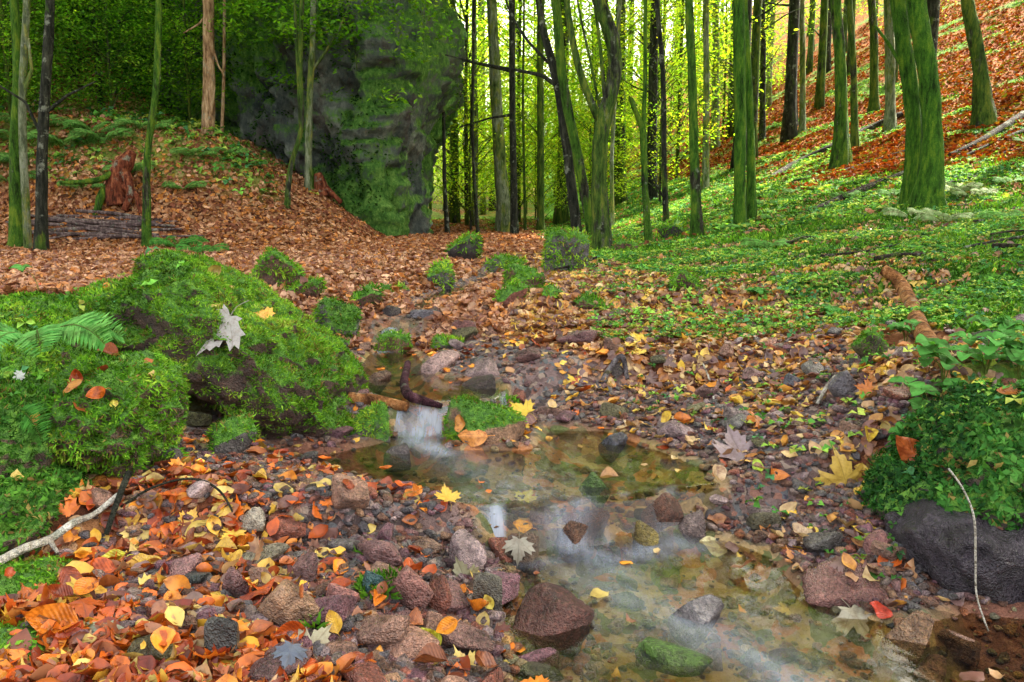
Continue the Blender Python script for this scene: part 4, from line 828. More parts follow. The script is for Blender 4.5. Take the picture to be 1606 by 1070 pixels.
# ---- bare stones one by one
ST = [(394, 846, 44, 58, (.42, .42, .36), 'whitish lichen speckled stone on the gravel', 0, 0), (266, 906, 66, 42, PUR, 'flat purple slab lying on the dark teal one', 3, 0), (290, 922, 62, 36, (.06, .085, .085), 'dark teal slab under the flat purple slab', 5, 0),
      (299, 932, 24, 30, TEAL, 'small wet teal stone below the purple slab', 2, 1), (227, 934, 26, 28, PUR, 'small purple cube of a stone left of the purple slab', 7, 0), (366, 945, 48, 66, MAU, 'mauve angular stone left of the large tan boulder', 8, 0),
      (448, 1003, 112, 118, (.33, .215, .14), 'large tan pyramid shaped stone in the lower left stones', 1, 0), (402, 898, 92, 46, (.22, .22, .17), 'flat greenish grey slab behind the large tan stone', 6, 0), (475, 922, 52, 62, MAU, 'mauve wedge shaped stone right of the greenish slab', 9, 0),
      (345, 1033, 62, 80, (.09, .1, .1), 'dark grey box shaped stone in the lower left stones', 3, 0), (320, 990, 38, 40, PUR, 'small mauve stone behind the dark grey box shaped one', 10, 0), (533, 962, 60, 56, (.3, .14, .13), 'rounded pink red stone right of the large tan one', 4, 0),
      (437, 848, 34, 26, GRY, 'small dark grey round pebble stone beside the lichen stone', 11, 0), (427, 832, 32, 24, PUR, 'purple egg shaped stone beside the lichen stone', 4, 0), (316, 844, 30, 20, TEAL, 'blue and grey small stone on the pale gravel', 8, 1),
      (115, 948, 58, 34, GRY, 'flat dark grey slab between moss and orange leaves', 6, 0), (284, 1000, 44, 42, BRN, 'rough brown black stone in the lower left stones', 0, 0), (583, 945, 38, 62, TEAL, 'upright wet teal stone beside the grassy moss tuft', 2, 1),
      (642, 965, 80, 96, (.24, .12, .11), 'large maroon stone standing right of the teal one', 1, 0), (686, 970, 46, 72, RED, 'upright red brown slab beside the large maroon stone', 9, 0), (597, 1028, 92, 86, (.24, .15, .12), 'large rough brown stone near the bottom edge', 5, 0),
      (715, 1034, 126, 86, (.2, .12, .11), 'large speckled dark pink stone beside the lower pool', 8, 0), (706, 862, 66, 44, (.16, .09, .08), 'dark brown stone above the pale maple leaf', 10, 0), (764, 968, 52, 88, (.11, .11, .09), 'upright wet grey green slab at the edge of the lower pool', 3, 1),
      (867, 1002, 150, 96, (.1, .045, .04), 'wet dark maroon pyramid stone standing in the lower pool', 7, 1), (905, 856, 66, 50, (.12, .06, .035), 'wet brown stone, front one of two in the cascade', 2, 1), (928, 832, 70, 30, (.09, .04, .03), 'wet dark slab, rear one of two in the cascade', 6, 1),
      (1041, 826, 70, 58, (.14, .065, .045), 'brown stone on the lip of the cascade', 0, 1), (1015, 858, 42, 44, (.2, .17, .05), 'yellowish stone inside the cascade', 4, 1), (1088, 845, 44, 46, (.15, .12, .12), 'stone under white water at the right end of the cascade', 11, 1),
      (812, 885, 72, 62, (.16, .12, .09), 'stone veiled by white water at the left end of the cascade', 5, 1), (838, 1066, 96, 44, (.07, .08, .035), 'dark green wedge of rock below the surface of the lower pool', 8, 1), (1065, 1052, 130, 70, (.06, .14, .02), 'green stone just below the surface of the lower pool', 4, 1),
      (1100, 985, 96, 40, (.15, .15, .17), 'grey wet stone in the fast water of the lower pool', 6, 1), (570, 792, 42, 34, RED, 'red brown stone on the left rim of the middle pool', 0, 0), (665, 872, 56, 30, (.27, .19, .14), 'tan stone in front of the dark brown one', 7, 0),
      (640, 845, 34, 22, MAU, 'small mauve stone left of the dark brown one', 4, 0), (1350, 962, 158, 92, (.17, .085, .08), 'large maroon boulder with rippled side at the right bank', 9, 1), (1421, 990, 48, 38, (.035, .04, .04), 'small shining black stone below the maroon boulder', 2, 1),
      (1445, 1018, 104, 34, (.22, .14, .085), 'flat brown slab in the reddish shallows', 6, 1), (1201, 836, 50, 42, (.1, .1, .06), 'dark olive block at the right end of the cascade', 3, 0), (1297, 876, 60, 56, (.1, .1, .1), 'dark grey stone behind the maroon boulder', 5, 0),
      (1385, 878, 52, 50, (.24, .12, .12), 'pink maroon stone next to the moss mound rock', 10, 0), (1410, 885, 28, 44, (.12, .14, .17), 'blue grey stone squeezed between maroon stone and wet rock', 2, 1), (1222, 764, 34, 24, (.09, .085, .12), 'upper one of two wet blue black stones by the green leaf', 4, 1),
      (1234, 786, 52, 26, (.1, .1, .15), 'lower one of two wet blue black stones by the green leaf', 11, 1), (1407, 768, 42, 42, LIL, 'pale lilac speckled stone left of the moss mound', 0, 0), (1328, 628, 44, 54, (.13, .13, .16), 'pointed blue grey stone on the gravel field', 1, 0),
      (1245, 612, 32, 28, (.1, .11, .15), 'small blue grey stone among yellow leaves', 7, 0), (1152, 662, 28, 28, (.2, .17, .17), 'rounded grey stone on the gravel field', 4, 0), (1065, 695, 64, 44, LIL, 'pale lilac stone at the right rim of the middle pool', 8, 0),
      (964, 700, 48, 22, (.07, .08, .12), 'small dark blue stone at the back of the middle pool', 6, 1), (935, 766, 54, 34, (.06, .13, .03), 'green stone with a pointed tip in the middle pool', 1, 1), (728, 532, 42, 34, (.16, .07, .07), 'dark maroon stone above the grassy mossy slab', 3, 0),
      (829, 570, 42, 28, (.14, .07, .07), 'dark maroon stone in the middle of the leaf field', 0, 0), (755, 598, 60, 38, (.26, .2, .21), 'grey pointed slab left of the leaf field', 9, 0), (690, 584, 66, 34, (.34, .24, .24), 'pinkish slab at the right rim of the upper pool', 6, 0),
      (750, 612, 62, 14, (.05, .035, .035), 'thin dark slab lying across the outlet of the upper pool', 11, 1), (906, 545, 66, 34, (.17, .09, .1), 'broad maroon stone at the back of the leaf field', 5, 0), (745, 482, 34, 32, RED, 'red tilted stone below the far mossy boulders', 7, 0),
      (665, 502, 52, 18, (.13, .13, .16), 'flat blue grey slab above the upper fall', 3, 0), (612, 500, 30, 24, DRK, 'small black stone left of the flat blue grey slab', 2, 0), (975, 598, 52, 36, (.1, .09, .09), 'dark grey stone under the grey root in the leaf field', 10, 0),
      (640, 540, 34, 16, DRK, 'small wet black stone in the upper fall', 8, 1), (546, 572, 24, 22, (.12, .1, .1), 'small grey stone on the left rim of the upper pool', 0, 0), (300, 672, 52, 34, (.14, .16, .07), 'olive grey stone lying inside the dark hollow', 4, 0),
      (590, 600, 44, 16, BRN, 'flat brown stone on the left rim of the outlet', 6, 0), (1184, 600, 40, 26, MAU, 'mauve stone half buried in tan leaves', 7, 0), (865, 655, 46, 22, (.2, .12, .1), 'flat reddish stone behind the mossy rock between the pools', 3, 0), (620, 715, 44, 16, (.1, .09, .1), 'small dark stone in the spout between the pools', 11, 1)]
for x, y, w, h, c, lb, v, wet in ST:
    stone(x, y, w, h, tuple(q * 1.1 for q in c), lb, v, M_STONE_WET if wet else M_STONE, dk=.7 if w > 30 else .9, sink=.12)
# ---- ordinary stones of the bank, shared meshes with their own size, turn and colour
RM = [npmesh('stone', u, f, M_STONE) for u, f in ROCKS[:8]] ; RMW = [npmesh('stone', u, f, M_STONE_WET) for u, f in ROCKS[:8]]
pal = [(MAU, 'mauve'), (PUR, 'purple'), (GRY, 'grey'), (BRN, 'brown'), (RED, 'reddish'), ((.28, .17, .13), 'tan'), (LIL, 'pale'), (OLV, 'olive')]
r_ = np.random.default_rng(91); placed = 0; pts = []
for _ in range(9000):
    if placed >= 245: break
    Y = 1.25 + 4.6 * r_.random() ** 1.6; X = r_.uniform(-.75, .72) * Y
    d = float(streamd(np.array([X]), np.array([Y]))[0]); inw = d < -.03
    reg = 'left' if (X < Wl(0, 0) + .0 and d > 0 and X < np.interp(Y, [1.2, 2, 3, 5], [0, -.1, -.4, -.6])) else 'right'
    pr = np.exp(-max(d, 0) / .3) * (.5 if inw else 1) * (1 if Y < 4.2 else .6)
    if X < -1.0 and Y > 1.7: pr = 0
    if -.62 < X < .02 and Y < 2.0: pr = .9
    if inw and Y > 2.65: pr = 0
    if X > .3 and Y < 3.6 and not inw: pr = max(pr, .75)
    if r_.random() > pr: continue
    s = .03 + .085 * r_.random() ** 1.5 * (1.15 if Y > 2.5 else 1) * (.8 if inw else 1)
    if -.62 < X < .02 and Y < 2.0: s = .055 + .085 * r_.random()
    if any((X - a) ** 2 + (Y - b) ** 2 < (.75 * (s + c)) ** 2 * .5 for a, b, c in pts): continue
    pts.append((X, Y, s)); placed += 1; k = int(r_.integers(8)); ci = int(r_.integers(8)); cc = np.array(pal[ci][0]) * r_.uniform(.75, 1.3)
    zone = 'under the water of the brook' if inw else ('on the left gravel bank' if reg == 'left' else 'on the right bank of the brook')
    dist_ = 'near the camera' if Y < 2 else ('beside the middle pool' if Y < 3 else 'beyond the middle pool')
    dims = np.array([s, s * r_.uniform(.6, .95), s * r_.uniform(.4, .75)]); yaw = r_.uniform(0, 6.28); z = Hs(X, Y) + dims[2] * .28
    o = obj('stone', (RMW if d < .06 else RM)[k], None, (X, Y, z), label=f'{"small" if s < .06 else "fist sized"} {pal[ci][1]} stone {zone} {dist_}', cat='stone', group=f'{pal[ci][1]} stones {zone}, {dist_}')
    o.scale = dims; tl = r_.uniform(-.3, .3, 2); o.rotation_euler = (*tl, yaw); o.color = (*cc, 1)
    solid(rotz(ROCKS[k][0] * dims, yaw) + np.array([X, Y, z]), ROCKS[k][1], 1)
#==SEC4==
# ------------------------------------------------------------------ surface lookup for everything that lies on something
_V = []; _T = []; _n = 0; _M = []
for v, f, m_ in COL: _V.append(v); _T.append(f + _n); _n += len(v); _M += [m_] * len(f)
BV = BVHTree.FromPolygons(np.concatenate(_V).tolist(), np.concatenate(_T).tolist())
def drop(X, Y, e=.02):
    """height and normal of the topmost surface (ground or stone)"""
    z = H(X, Y); Nn = nrm(X, Y, e); on = np.zeros(len(X), int)
    for i in range(len(X)):
        if Y[i] > 16: continue
        l, n, fi_, _ = BV.ray_cast(Vector((X[i], Y[i], 4.0)), Vector((0, 0, -1)))
        if l is not None and l.z > z[i]: z[i] = l.z; Nn[i] = n if n.z > 0 else -n; on[i] = _M[fi_]
    return z, Nn, on
# ------------------------------------------------------------------ gravel
def gravel():
    r = np.random.default_rng(17); n = 90000; Y = 1.15 + 4.2 * r.random(n) ** 1.5; X = r.uniform(-.72, .74, n) * Y
    d = streamd(X, Y); h = H0(X, Y, d); g, gr, o = cover(X, Y, d, h); bar = sstep((n2(X, Y, 3, 2, 31) + .45 - np.abs(Y - 2.6) * .4) / .3) * (X > .3)
    lb = sstep((n2(X, Y, 2.6, 2, 33) + .25) / .3) * (X < 0) * (Y < 2.3)
    pr = np.clip(.3 * gr + .6 * bar + .5 * lb, 0, 1) * (g < .3) * (X > -1.05); pr = np.where(d < -.02, np.where(Y > 2.6, .05, .16), pr)
    k = r.random(n) < pr; X, Y, d = X[k], Y[k], d[k]; n = len(X); z = H(X, Y, d)
    U = []; 
    vs = []
    for v in range(4): vs.append(rock_unit(700 + v, 3 if False else 2, 8, .04, .04))
    parts = []; vi = r.integers(0, 4, n); sz = .008 + .034 * r.random(n) ** 2.6
    pc = np.array([MAU, PUR, GRY, BRN, RED, TAN, LIL, (.2, .16, .15), (.1, .1, .12)]); col = pc[r.integers(0, len(pc), n)] * r.uniform(.6, 1.35, (n, 1))
    col[d < -.02] *= np.array([1.1, 1.1, .6])
    for v in range(4):
        m = vi == v; R = frames(np.stack([r.normal(0, .25, m.sum()), r.normal(0, .25, m.sum()), np.ones(m.sum())], -1), r.uniform(0, 6.28, m.sum()))
        parts.append(stamp(vs[v][0] * np.array([1, .8, .55]), vs[v][1], np.stack([X[m], Y[m], z[m] + sz[m] * .15], -1), R, sz[m], col[m]))
    V, Fq, c = join(parts); tag(obj('gravel', npmesh('gravel', V, Fq, M_PEBBLE, c)), 'loose mauve and brown gravel along the brook', 'gravel', kind='stuff')
gravel()
# ------------------------------------------------------------------ fallen leaves
def beech(nv, nu, fold, curl, wave, seed, wd=.34):
    r = np.random.default_rng(seed); v = np.linspace(0, 1, nv + 1); u = np.linspace(-1, 1, nu + 1); VV, UU = np.meshgrid(v, u, indexing='ij')
    w = wd * np.sin(np.pi * np.clip(VV, 0.004, .996) ** .85) ** .75; x = UU * w
    z = fold * np.abs(UU) * w * 2 + curl * ((VV - .45) ** 2) * 2.2 + wave * np.sin(VV * 9 + seed) * np.abs(UU) + wave * .8 * np.sin(UU * 4 + VV * 5 + seed) * np.abs(UU)
    V = np.stack([x, VV - .5, z], -1).reshape(-1, 3); i = (np.arange(nv)[:, None] * (nu + 1) + np.arange(nu)[None]).ravel()
    return V, np.stack([i, i + 1, i + nu + 2, i + nu + 1], -1), np.stack([(UU + 1) / 2, VV], -1).reshape(-1, 2)
MO = np.array([(0, 0), (.13, -.09), (.33, -.13), (.27, -.02), (.38, .06), (.62, .1), (.52, .2), (.57, .27), (.70, .42), (.54, .42), (.55, .58), (.40, .50), (.22, .42), (.30, .64), (.20, .66), (.17, .82), (.08, .82), (0, 1.08)])
def maple(curl, wave, seed, rings=(0, .35, .7, 1.0)):
    out = np.vstack([MO, MO[1:-1][::-1] * [-1, 1]]) - [0, .28]; m = len(out); P = [np.zeros((1, 2))]
    for s in rings[1:]: P.append(out * s)
    P = np.vstack(P); F3 = [[0, 1 + k, 1 + (k + 1) % m] for k in range(m)]; F4 = []
    for q in range(len(rings) - 2):
        for k in range(m): a = 1 + q * m + k; b = 1 + q * m + (k + 1) % m; F4.append([a, a + m, b + m, b])
    rr = np.hypot(P[:, 0], P[:, 1]); an = np.arctan2(P[:, 0], P[:, 1]); z = curl * rr ** 2 + wave * np.sin(an * 3 + seed) * rr + wave * .5 * np.sin(an * 11 + seed) * rr
    return np.column_stack([P, z]), [np.array(F3), np.array(F4)], P + .5
BE_LO = [beech(5, 2, *a, i) for i, a in enumerate([(.25, .25, .03), (-.2, -.25, .05), (.45, .4, .06), (.1, .1, .06), (-.1, .5, .08)])]
MA_LO = [maple(*a, i, rings=(0, .6, 1.0)) for i, a in enumerate([(.25, .08), (-.3, .1), (.45, .14)])]
ORG = np.array([(.62, .15, .012), (.5, .09, .01), (.72, .26, .02), (.34, .05, .01), (.72, .42, .05), (.42, .12, .03), (.18, .05, .025), (.58, .12, .01), (.3, .12, .06), (.22, .03, .01), (.6, .45, .12)])
TANL = np.array([(.38, .2, .1), (.5, .3, .15), (.24, .1, .055), (.16, .07, .055), (.62, .3, .06), (.44, .18, .05), (.6, .42, .2), (.18, .1, .09), (.72, .5, .08)])
PTH = np.array([(.42, .2, .1), (.5, .27, .15), (.3, .12, .06), (.58, .24, .07), (.22, .08, .045), (.62, .36, .22)])
SLP = np.array([(.3, .055, .004), (.36, .085, .006), (.22, .04, .006), (.36, .17, .02), (.14, .03, .008), (.3, .11, .012), (.17, .2, .015)])
def litter(name, n, y0, y1, xr, pw, palf, size, dens, seed, label, mp=.12, raise_=.5, tilt=.45, big=1.0, offset=None):
    if y0 < 3: tilt = .32; raise_ = .3
    r = np.random.default_rng(seed); Y = y0 + (y1 - y0) * r.random(n) ** pw; X = r.uniform(xr[0], xr[1], n) * Y
    if offset is not None: X = X + offset
    d = streamd(X, Y); h = H0(X, Y, d); g, gr, o = cover(X, Y, d, h); k = r.random(n) < dens(X, Y, d, h, g, gr, o, r); X, Y, d, g, h, o = X[k], Y[k], d[k], g[k], h[k], o[k]; n = len(X)
    z, Nn, on = drop(X, Y); kk = ~((np.abs(Wl(X, Y + .05) - Wl(X, Y - .05)) > .012) & (d < .02) & (Y < 5)) & (Nn[:, 2] > .35) & (r.random(n) < np.array([1, .1, .035])[on]); X, Y, d, z, Nn, g, h, o = X[kk], Y[kk], d[kk], z[kk], Nn[kk], g[kk], h[kk], o[kk]; n = len(X)
    L = size * (.5 + 1.0 * r.random(n) ** 1.3); wet = d < -.02; z = np.where(wet & (r.random(n) < .3) & (np.abs(Wl(X, Y + .06) - Wl(X, Y - .06)) < .01), Wl(X, Y) + .003, z)
    Nt = Nn + r.normal(0, tilt, (n, 3)) * np.where(wet, .3, 1)[:, None]; R = frames(Nt, r.uniform(0, 6.28, n)); P = np.stack([X, Y, z + L * r.uniform(.02, .22, n) * raise_ + .004], -1)
    col = palf(X, Y, g, h, o, r); ism = r.random(n) < mp; parts = []
    for i, (tV, tF, _) in enumerate(BE_LO):
        m = ~ism & (np.arange(n) % 5 == i)
        if m.any(): parts.append(stamp(tV, tF, P[m], R[m], L[m], col[m]))
    for i, (tV, tF, _) in enumerate(MA_LO):
        m = ism & (np.arange(n) % 3 == i)
        if m.any(): parts.append(stamp(tV, tF, P[m], R[m], L[m] * .95, col[m]))
    V, Fq, c = join(parts); tag(obj(name, npmesh(name, V, Fq, M_LITTERF if y0 > 5 else M_LITTER, c, smooth=True)), label, 'leaves', kind='stuff'); print(name, n)
def pick(p, r, n): return p[r.integers(0, len(p), n)] * r.uniform(.7, 1.25, (n, 1))
def pal_near(X, Y, g, h, o, r):
    n = len(X); f = np.clip(.82 - X * 1.0 - .25 * (Y - 2), .06, .9); a = pick(ORG, r, n); b = pick(TANL, r, n); return np.where((r.random(n) < f)[:, None], a, b)
litter('fallen_leaves', 52000, 1.1, 4.2, (-.75, .76), 1.35, pal_near, .042, lambda X, Y, d, h, g, gr, o, r: np.clip(.62 * np.exp(-((d - .6) ** 2) / .6) + .1 * n2(X, Y, 4, 2, 55) + .25, 0, 1) * np.where(g > .5, .07, 1) * np.where(gr > .6, np.where(Y > 2.7, .6, .3), 1) * np.where(d < -.03, .12, 1) * .62 * np.clip(.75 + 1.1 * n2(X, Y, 2.6, 2, 57) + .7 * (X > .2) * (Y > 2.3), .12, 1.35), 61, 'thick carpet of orange and brown fallen leaves on both banks of the brook')
litter('fallen_leaves', 80000, 4.0, 9.5, (-.72, .74), 1.5, lambda X, Y, g, h, o, r: np.where((X < .0)[:, None], pick(PTH, r, len(X)), pick(TANL, r, len(X))), .05, lambda X, Y, d, h, g, gr, o, r: np.where(g > .5, .06 + .5 * (n2(X, Y, 1.5, 3, 87) > .05), .85) * np.where(d < -.02, .12, 1), 62, 'brown fallen leaves covering the path and the ground behind the brook')
litter('fallen_leaves', 100000, 9, 24, (-.75, .1), 1.5, lambda X, Y, g, h, o, r: pick(PTH, r, len(X)), .065, lambda X, Y, d, h, g, gr, o, r: np.where(g > .5, .5, .85), 63, 'pinkish brown fallen leaves on the left slope below the rock', mp=.05)
litter('fallen_leaves', 130000, 9, 34, (.1, .85), 1.6, lambda X, Y, g, h, o, r: np.where((o > .12)[:, None], pick(SLP, r, len(X)), pick(PTH, r, len(X))), .08, lambda X, Y, d, h, g, gr, o, r: np.clip(.1 + .9 * o, 0, 1), 64, 'red orange fallen leaves on the upper right slope', mp=.05)
# ------------------------------------------------------------------ green plants of the ground
HERB = (lambda b: (b[0], b[1]))(beech(2, 2, .2, -.2, .02, 3, .42))
def herbs():
    r = np.random.default_rng(71); out = []
    for n, y0, y1, xr, pw, sz, hgt, thin in [(30000, 1.7, 4.5, (-.72, .78), 1.2, .02, .04, .5), (150000, 3.6, 10, (.05, .78), 1.25, .023, .05, .6), (130000, 9, 26, (-.1, .85), 1.4, .042, .06, .8), (60000, 8.6, 20, (-.8, -.15), 1.3, .07, .2, .8)]:
        Y = y0 + (y1 - y0) * r.random(n) ** pw; X = r.uniform(xr[0], xr[1], n) * Y; d = streamd(X, Y); h = H0(X, Y, d); g, gr, o = cover(X, Y, d, h)
        cl = n2(X, Y, 2.2, 3, 73); k = (r.random(n) < (g * thin * sstep((cl + .22) / .3) + .06 * (X > .4) * (1 - o)) * np.where((X < -.6) & (Y < 6), .12, np.where(X < -.6, .3, 1))) & (d > .05); X, Y, cl = X[k], Y[k], cl[k]; n = len(X)
        if y0 < 3: z, Nn, on = drop(X, Y)
        else: z = H(X, Y); Nn = nrm(X, Y, .05)
        S_ = sz * r.uniform(.6, 1.5, n) * (1 + .3 * cl); up = hgt * r.random(n) * (.6 + .6 * np.clip(cl + .5, 0, 1)) * .9
        c0 = np.array([(.06, .2, .04), (.1, .3, .05), (.16, .42, .06), (.28, .52, .08), (.08, .26, .1), (.42, .52, .1)]); col = c0[r.integers(0, 6, n)] * r.uniform(.65, 1.25, (n, 1)) * (1 + .7 * cl[:, None])
        for kx in range(3):
            ang = r.uniform(0, 6.28, n) if kx == 0 else ang + 2.1; off = np.stack([np.sin(ang), -np.cos(ang), np.zeros(n)], -1) * -(S_ * .5)[:, None]
            R = frames(Nn * .5 + np.array([0, 0, .6]) + r.normal(0, .3, (n, 3)), ang); out.append(stamp(HERB[0], HERB[1], np.stack([X, Y, z + up], -1) + R[:, :, 1] * (S_ * .55)[:, None], R, S_, col))
    V, Fq, c = join(out); tag(obj('ground_cover', npmesh('ground_cover', V, Fq, M_MOSS, c)), 'low green herbs and clover covering the slopes and the right bank', 'ground cover', kind='stuff')
    # grassy moss between the herbs
    out = []
    for n, y0, y1, xr, sz in [(70000, 3.2, 9, (.08, .78), .035), (90000, 8, 24, (-.05, .85), .06), (24000, 1.6, 4.4, (-.75, -.25), .02), (16000, 9, 20, (-.8, -.15), .06)]:
        Y = y0 + (y1 - y0) * r.random(n) ** 1.35; X = r.uniform(xr[0], xr[1], n) * Y; d = streamd(X, Y); h = H0(X, Y, d); g, gr, o = cover(X, Y, d, h)
        k = (r.random(n) < g * (.6 + .8 * (n2(X, Y, .8, 3, 83) > -.1))) & (d > .04); X, Y = X[k], Y[k]; n = len(X)
        z, Nn, on = (drop(X, Y) if y0 < 3 else (H(X, Y), nrm(X, Y, .05), 0)); cl = n2(X, Y, 1.3, 3, 79)
        c0 = np.array(MOSSC); t = np.clip(.45 + .6 * cl + r.normal(0, .2, n), 0, .99) * 4; i = t.astype(int); col = c0[i] * r.uniform(.7, 1.2, (n, 1))
        out.append(stamp(MOSS_B[0], MOSS_B[1], np.stack([X, Y, z - .003], -1), frames(Nn + r.normal(0, .35, (n, 3)), r.uniform(0, 6.28, n)), sz * r.uniform(.6, 1.6, n), col))
    V, Fq, c = join(out); tag(obj('grass', npmesh('grass', V, Fq, M_MOSS, c, smooth=False)), 'short moss and grass on the green slope', 'grass', kind='stuff')
herbs()
# ------------------------------------------------------------------ leaves one can point at
def leaf_mat_maple():
    m, nt, b, o = newmat('maple_leaf_mat'); c = N(nt, 'ShaderNodeObjectInfo').outputs['Color']; uv = N(nt, 'ShaderNodeTexCoord').outputs['UV']
    x = math_(nt, 'SUBTRACT', sepx(nt, uv, 0), .5); y = math_(nt, 'SUBTRACT', sepx(nt, uv, 1), .24); an = math_(nt, 'ARCTAN2', x, y)
    ve = math_(nt, 'GREATER_THAN', math_(nt, 'COSINE', math_(nt, 'MULTIPLY', an, 7.2)), .975); nz = noise(nt, 55, 4, .7, geo(nt))
    sd_ = math_(nt, 'GREATER_THAN', math_(nt, 'SINE', math_(nt, 'MULTIPLY', math_(nt, 'ADD', y, math_(nt, 'ABSOLUTE', math_(nt, 'MULTIPLY', math_(nt, 'SINE', math_(nt, 'MULTIPLY', an, 3.6)), .12))), 90)), .93)
    c = mixc(nt, ramp(nt, nz, [(.45, (0, 0, 0)), (.7, (.6, .6, .6))]), c, mixc(nt, 1., c, (.5, .36, .28), 'MULTIPLY'))
    c = mixc(nt, math_(nt, 'MULTIPLY', math_(nt, 'MAXIMUM', ve, math_(nt, 'MULTIPLY', sd_, .5)), .55), c, mixc(nt, 1., c, (.55, .5, .45), 'MULTIPLY'))
    nt.links.new(c, b.inputs['Base Color']); b.inputs['Roughness'].default_value = .4; bump(nt, math_(nt, 'SUBTRACT', nz, ve), .5, .003, b)
    t = N(nt, 'ShaderNodeBsdfTranslucent'); nt.links.new(c, t.inputs[0]); mx = N(nt, 'ShaderNodeMixShader'); mx.inputs[0].default_value = .25
    nt.links.new(b.outputs[0], mx.inputs[1]); nt.links.new(t.outputs[0], mx.inputs[2]); nt.links.new(mx.outputs[0], o.inputs[0]); return m
M_MAPLE = leaf_mat_maple()
def with_stem(V, Fq, uv, y0, L, seed, sag=.15):
    tv, tf = tube(spline([[0, y0, 0], [.03, y0 - L * .5, .03 - sag * .3], [-.02 + .1 * math.sin(seed), y0 - L, -sag]], 5), np.array([.014, .011, .010, .009, .012]), 4, cap=False)
    fl = Fq if isinstance(Fq, list) else [Fq]; n = len(V)
    return np.vstack([V, tv]), fl + [f + n for f in tf], np.vstack([uv, np.full((len(tv), 2), .5)])
def lm_(base, mat, y0, L, seed): V, Fq, uv = with_stem(*base, y0, L, seed); return npmesh('fallen_leaf', V, Fq, mat, None, uv)
BE_HI = [lm_(beech(10, 6, *a, i + 10), M_LEAFOBJ, -.5, .22, i) for i, a in enumerate([(.22, .22, .03), (-.2, -.2, .04), (.5, .45, .05), (.1, .15, .07), (-.1, .6, .06), (.6, .1, .04)])]
MA_HI = [lm_(maple(*a, i + 3, rings=(0, .2, .4, .6, .8, 1.0)), M_MAPLE, -.28, .5, i) for i, a in enumerate([(.12, .05), (-.25, .08), (.35, .1), (-.1, .12)])]
def leaf_at(x, y, w, col, label, kind='m', v=0, yaw=0, N_=None, up=.012, group=None, tl=(0, 0), z=None):
    p = hit(x, y); # refine against stones
    d = ray(x, y); l, n, _, _ = BV.ray_cast(Vector((0, 0, CZ)), Vector(d).normalized()); pn = Vector(nrm(np.array([p[0]]), np.array([p[1]]))[0])
    if l is not None and l.y < p[1]: p = np.array(l[:]); pn = n if n.dot(Vector(d)) < 0 else -n
    W = w / F * p[1] / CP; me = (MA_HI if kind == 'm' else BE_HI)[v % (4 if kind == 'm' else 6)]; o = obj('maple_leaf' if kind == 'm' else 'beech_leaf', me, None, p + np.array(pn) * up, label=label, cat='leaf', group=group)
    pn = (pn * .5 + Vector((tl[0], -.55 + tl[1], .5))).normalized(); R = frames(np.array([pn[:]]), np.array([yaw]))[0]
    s = W / 1.25 if kind == 'm' else W; o.rotation_euler = Matrix(R.tolist()).to_euler(); o.scale = (s,) * 3; o.color = (*col, 1); return o
YEL = (.7, .48, .05); PALE = (.55, .5, .38); ORA = (.66, .2, .02); ORR = (.55, .1, .015); GRN = (.3, .45, .05); GRYG = (.3, .32, .22)
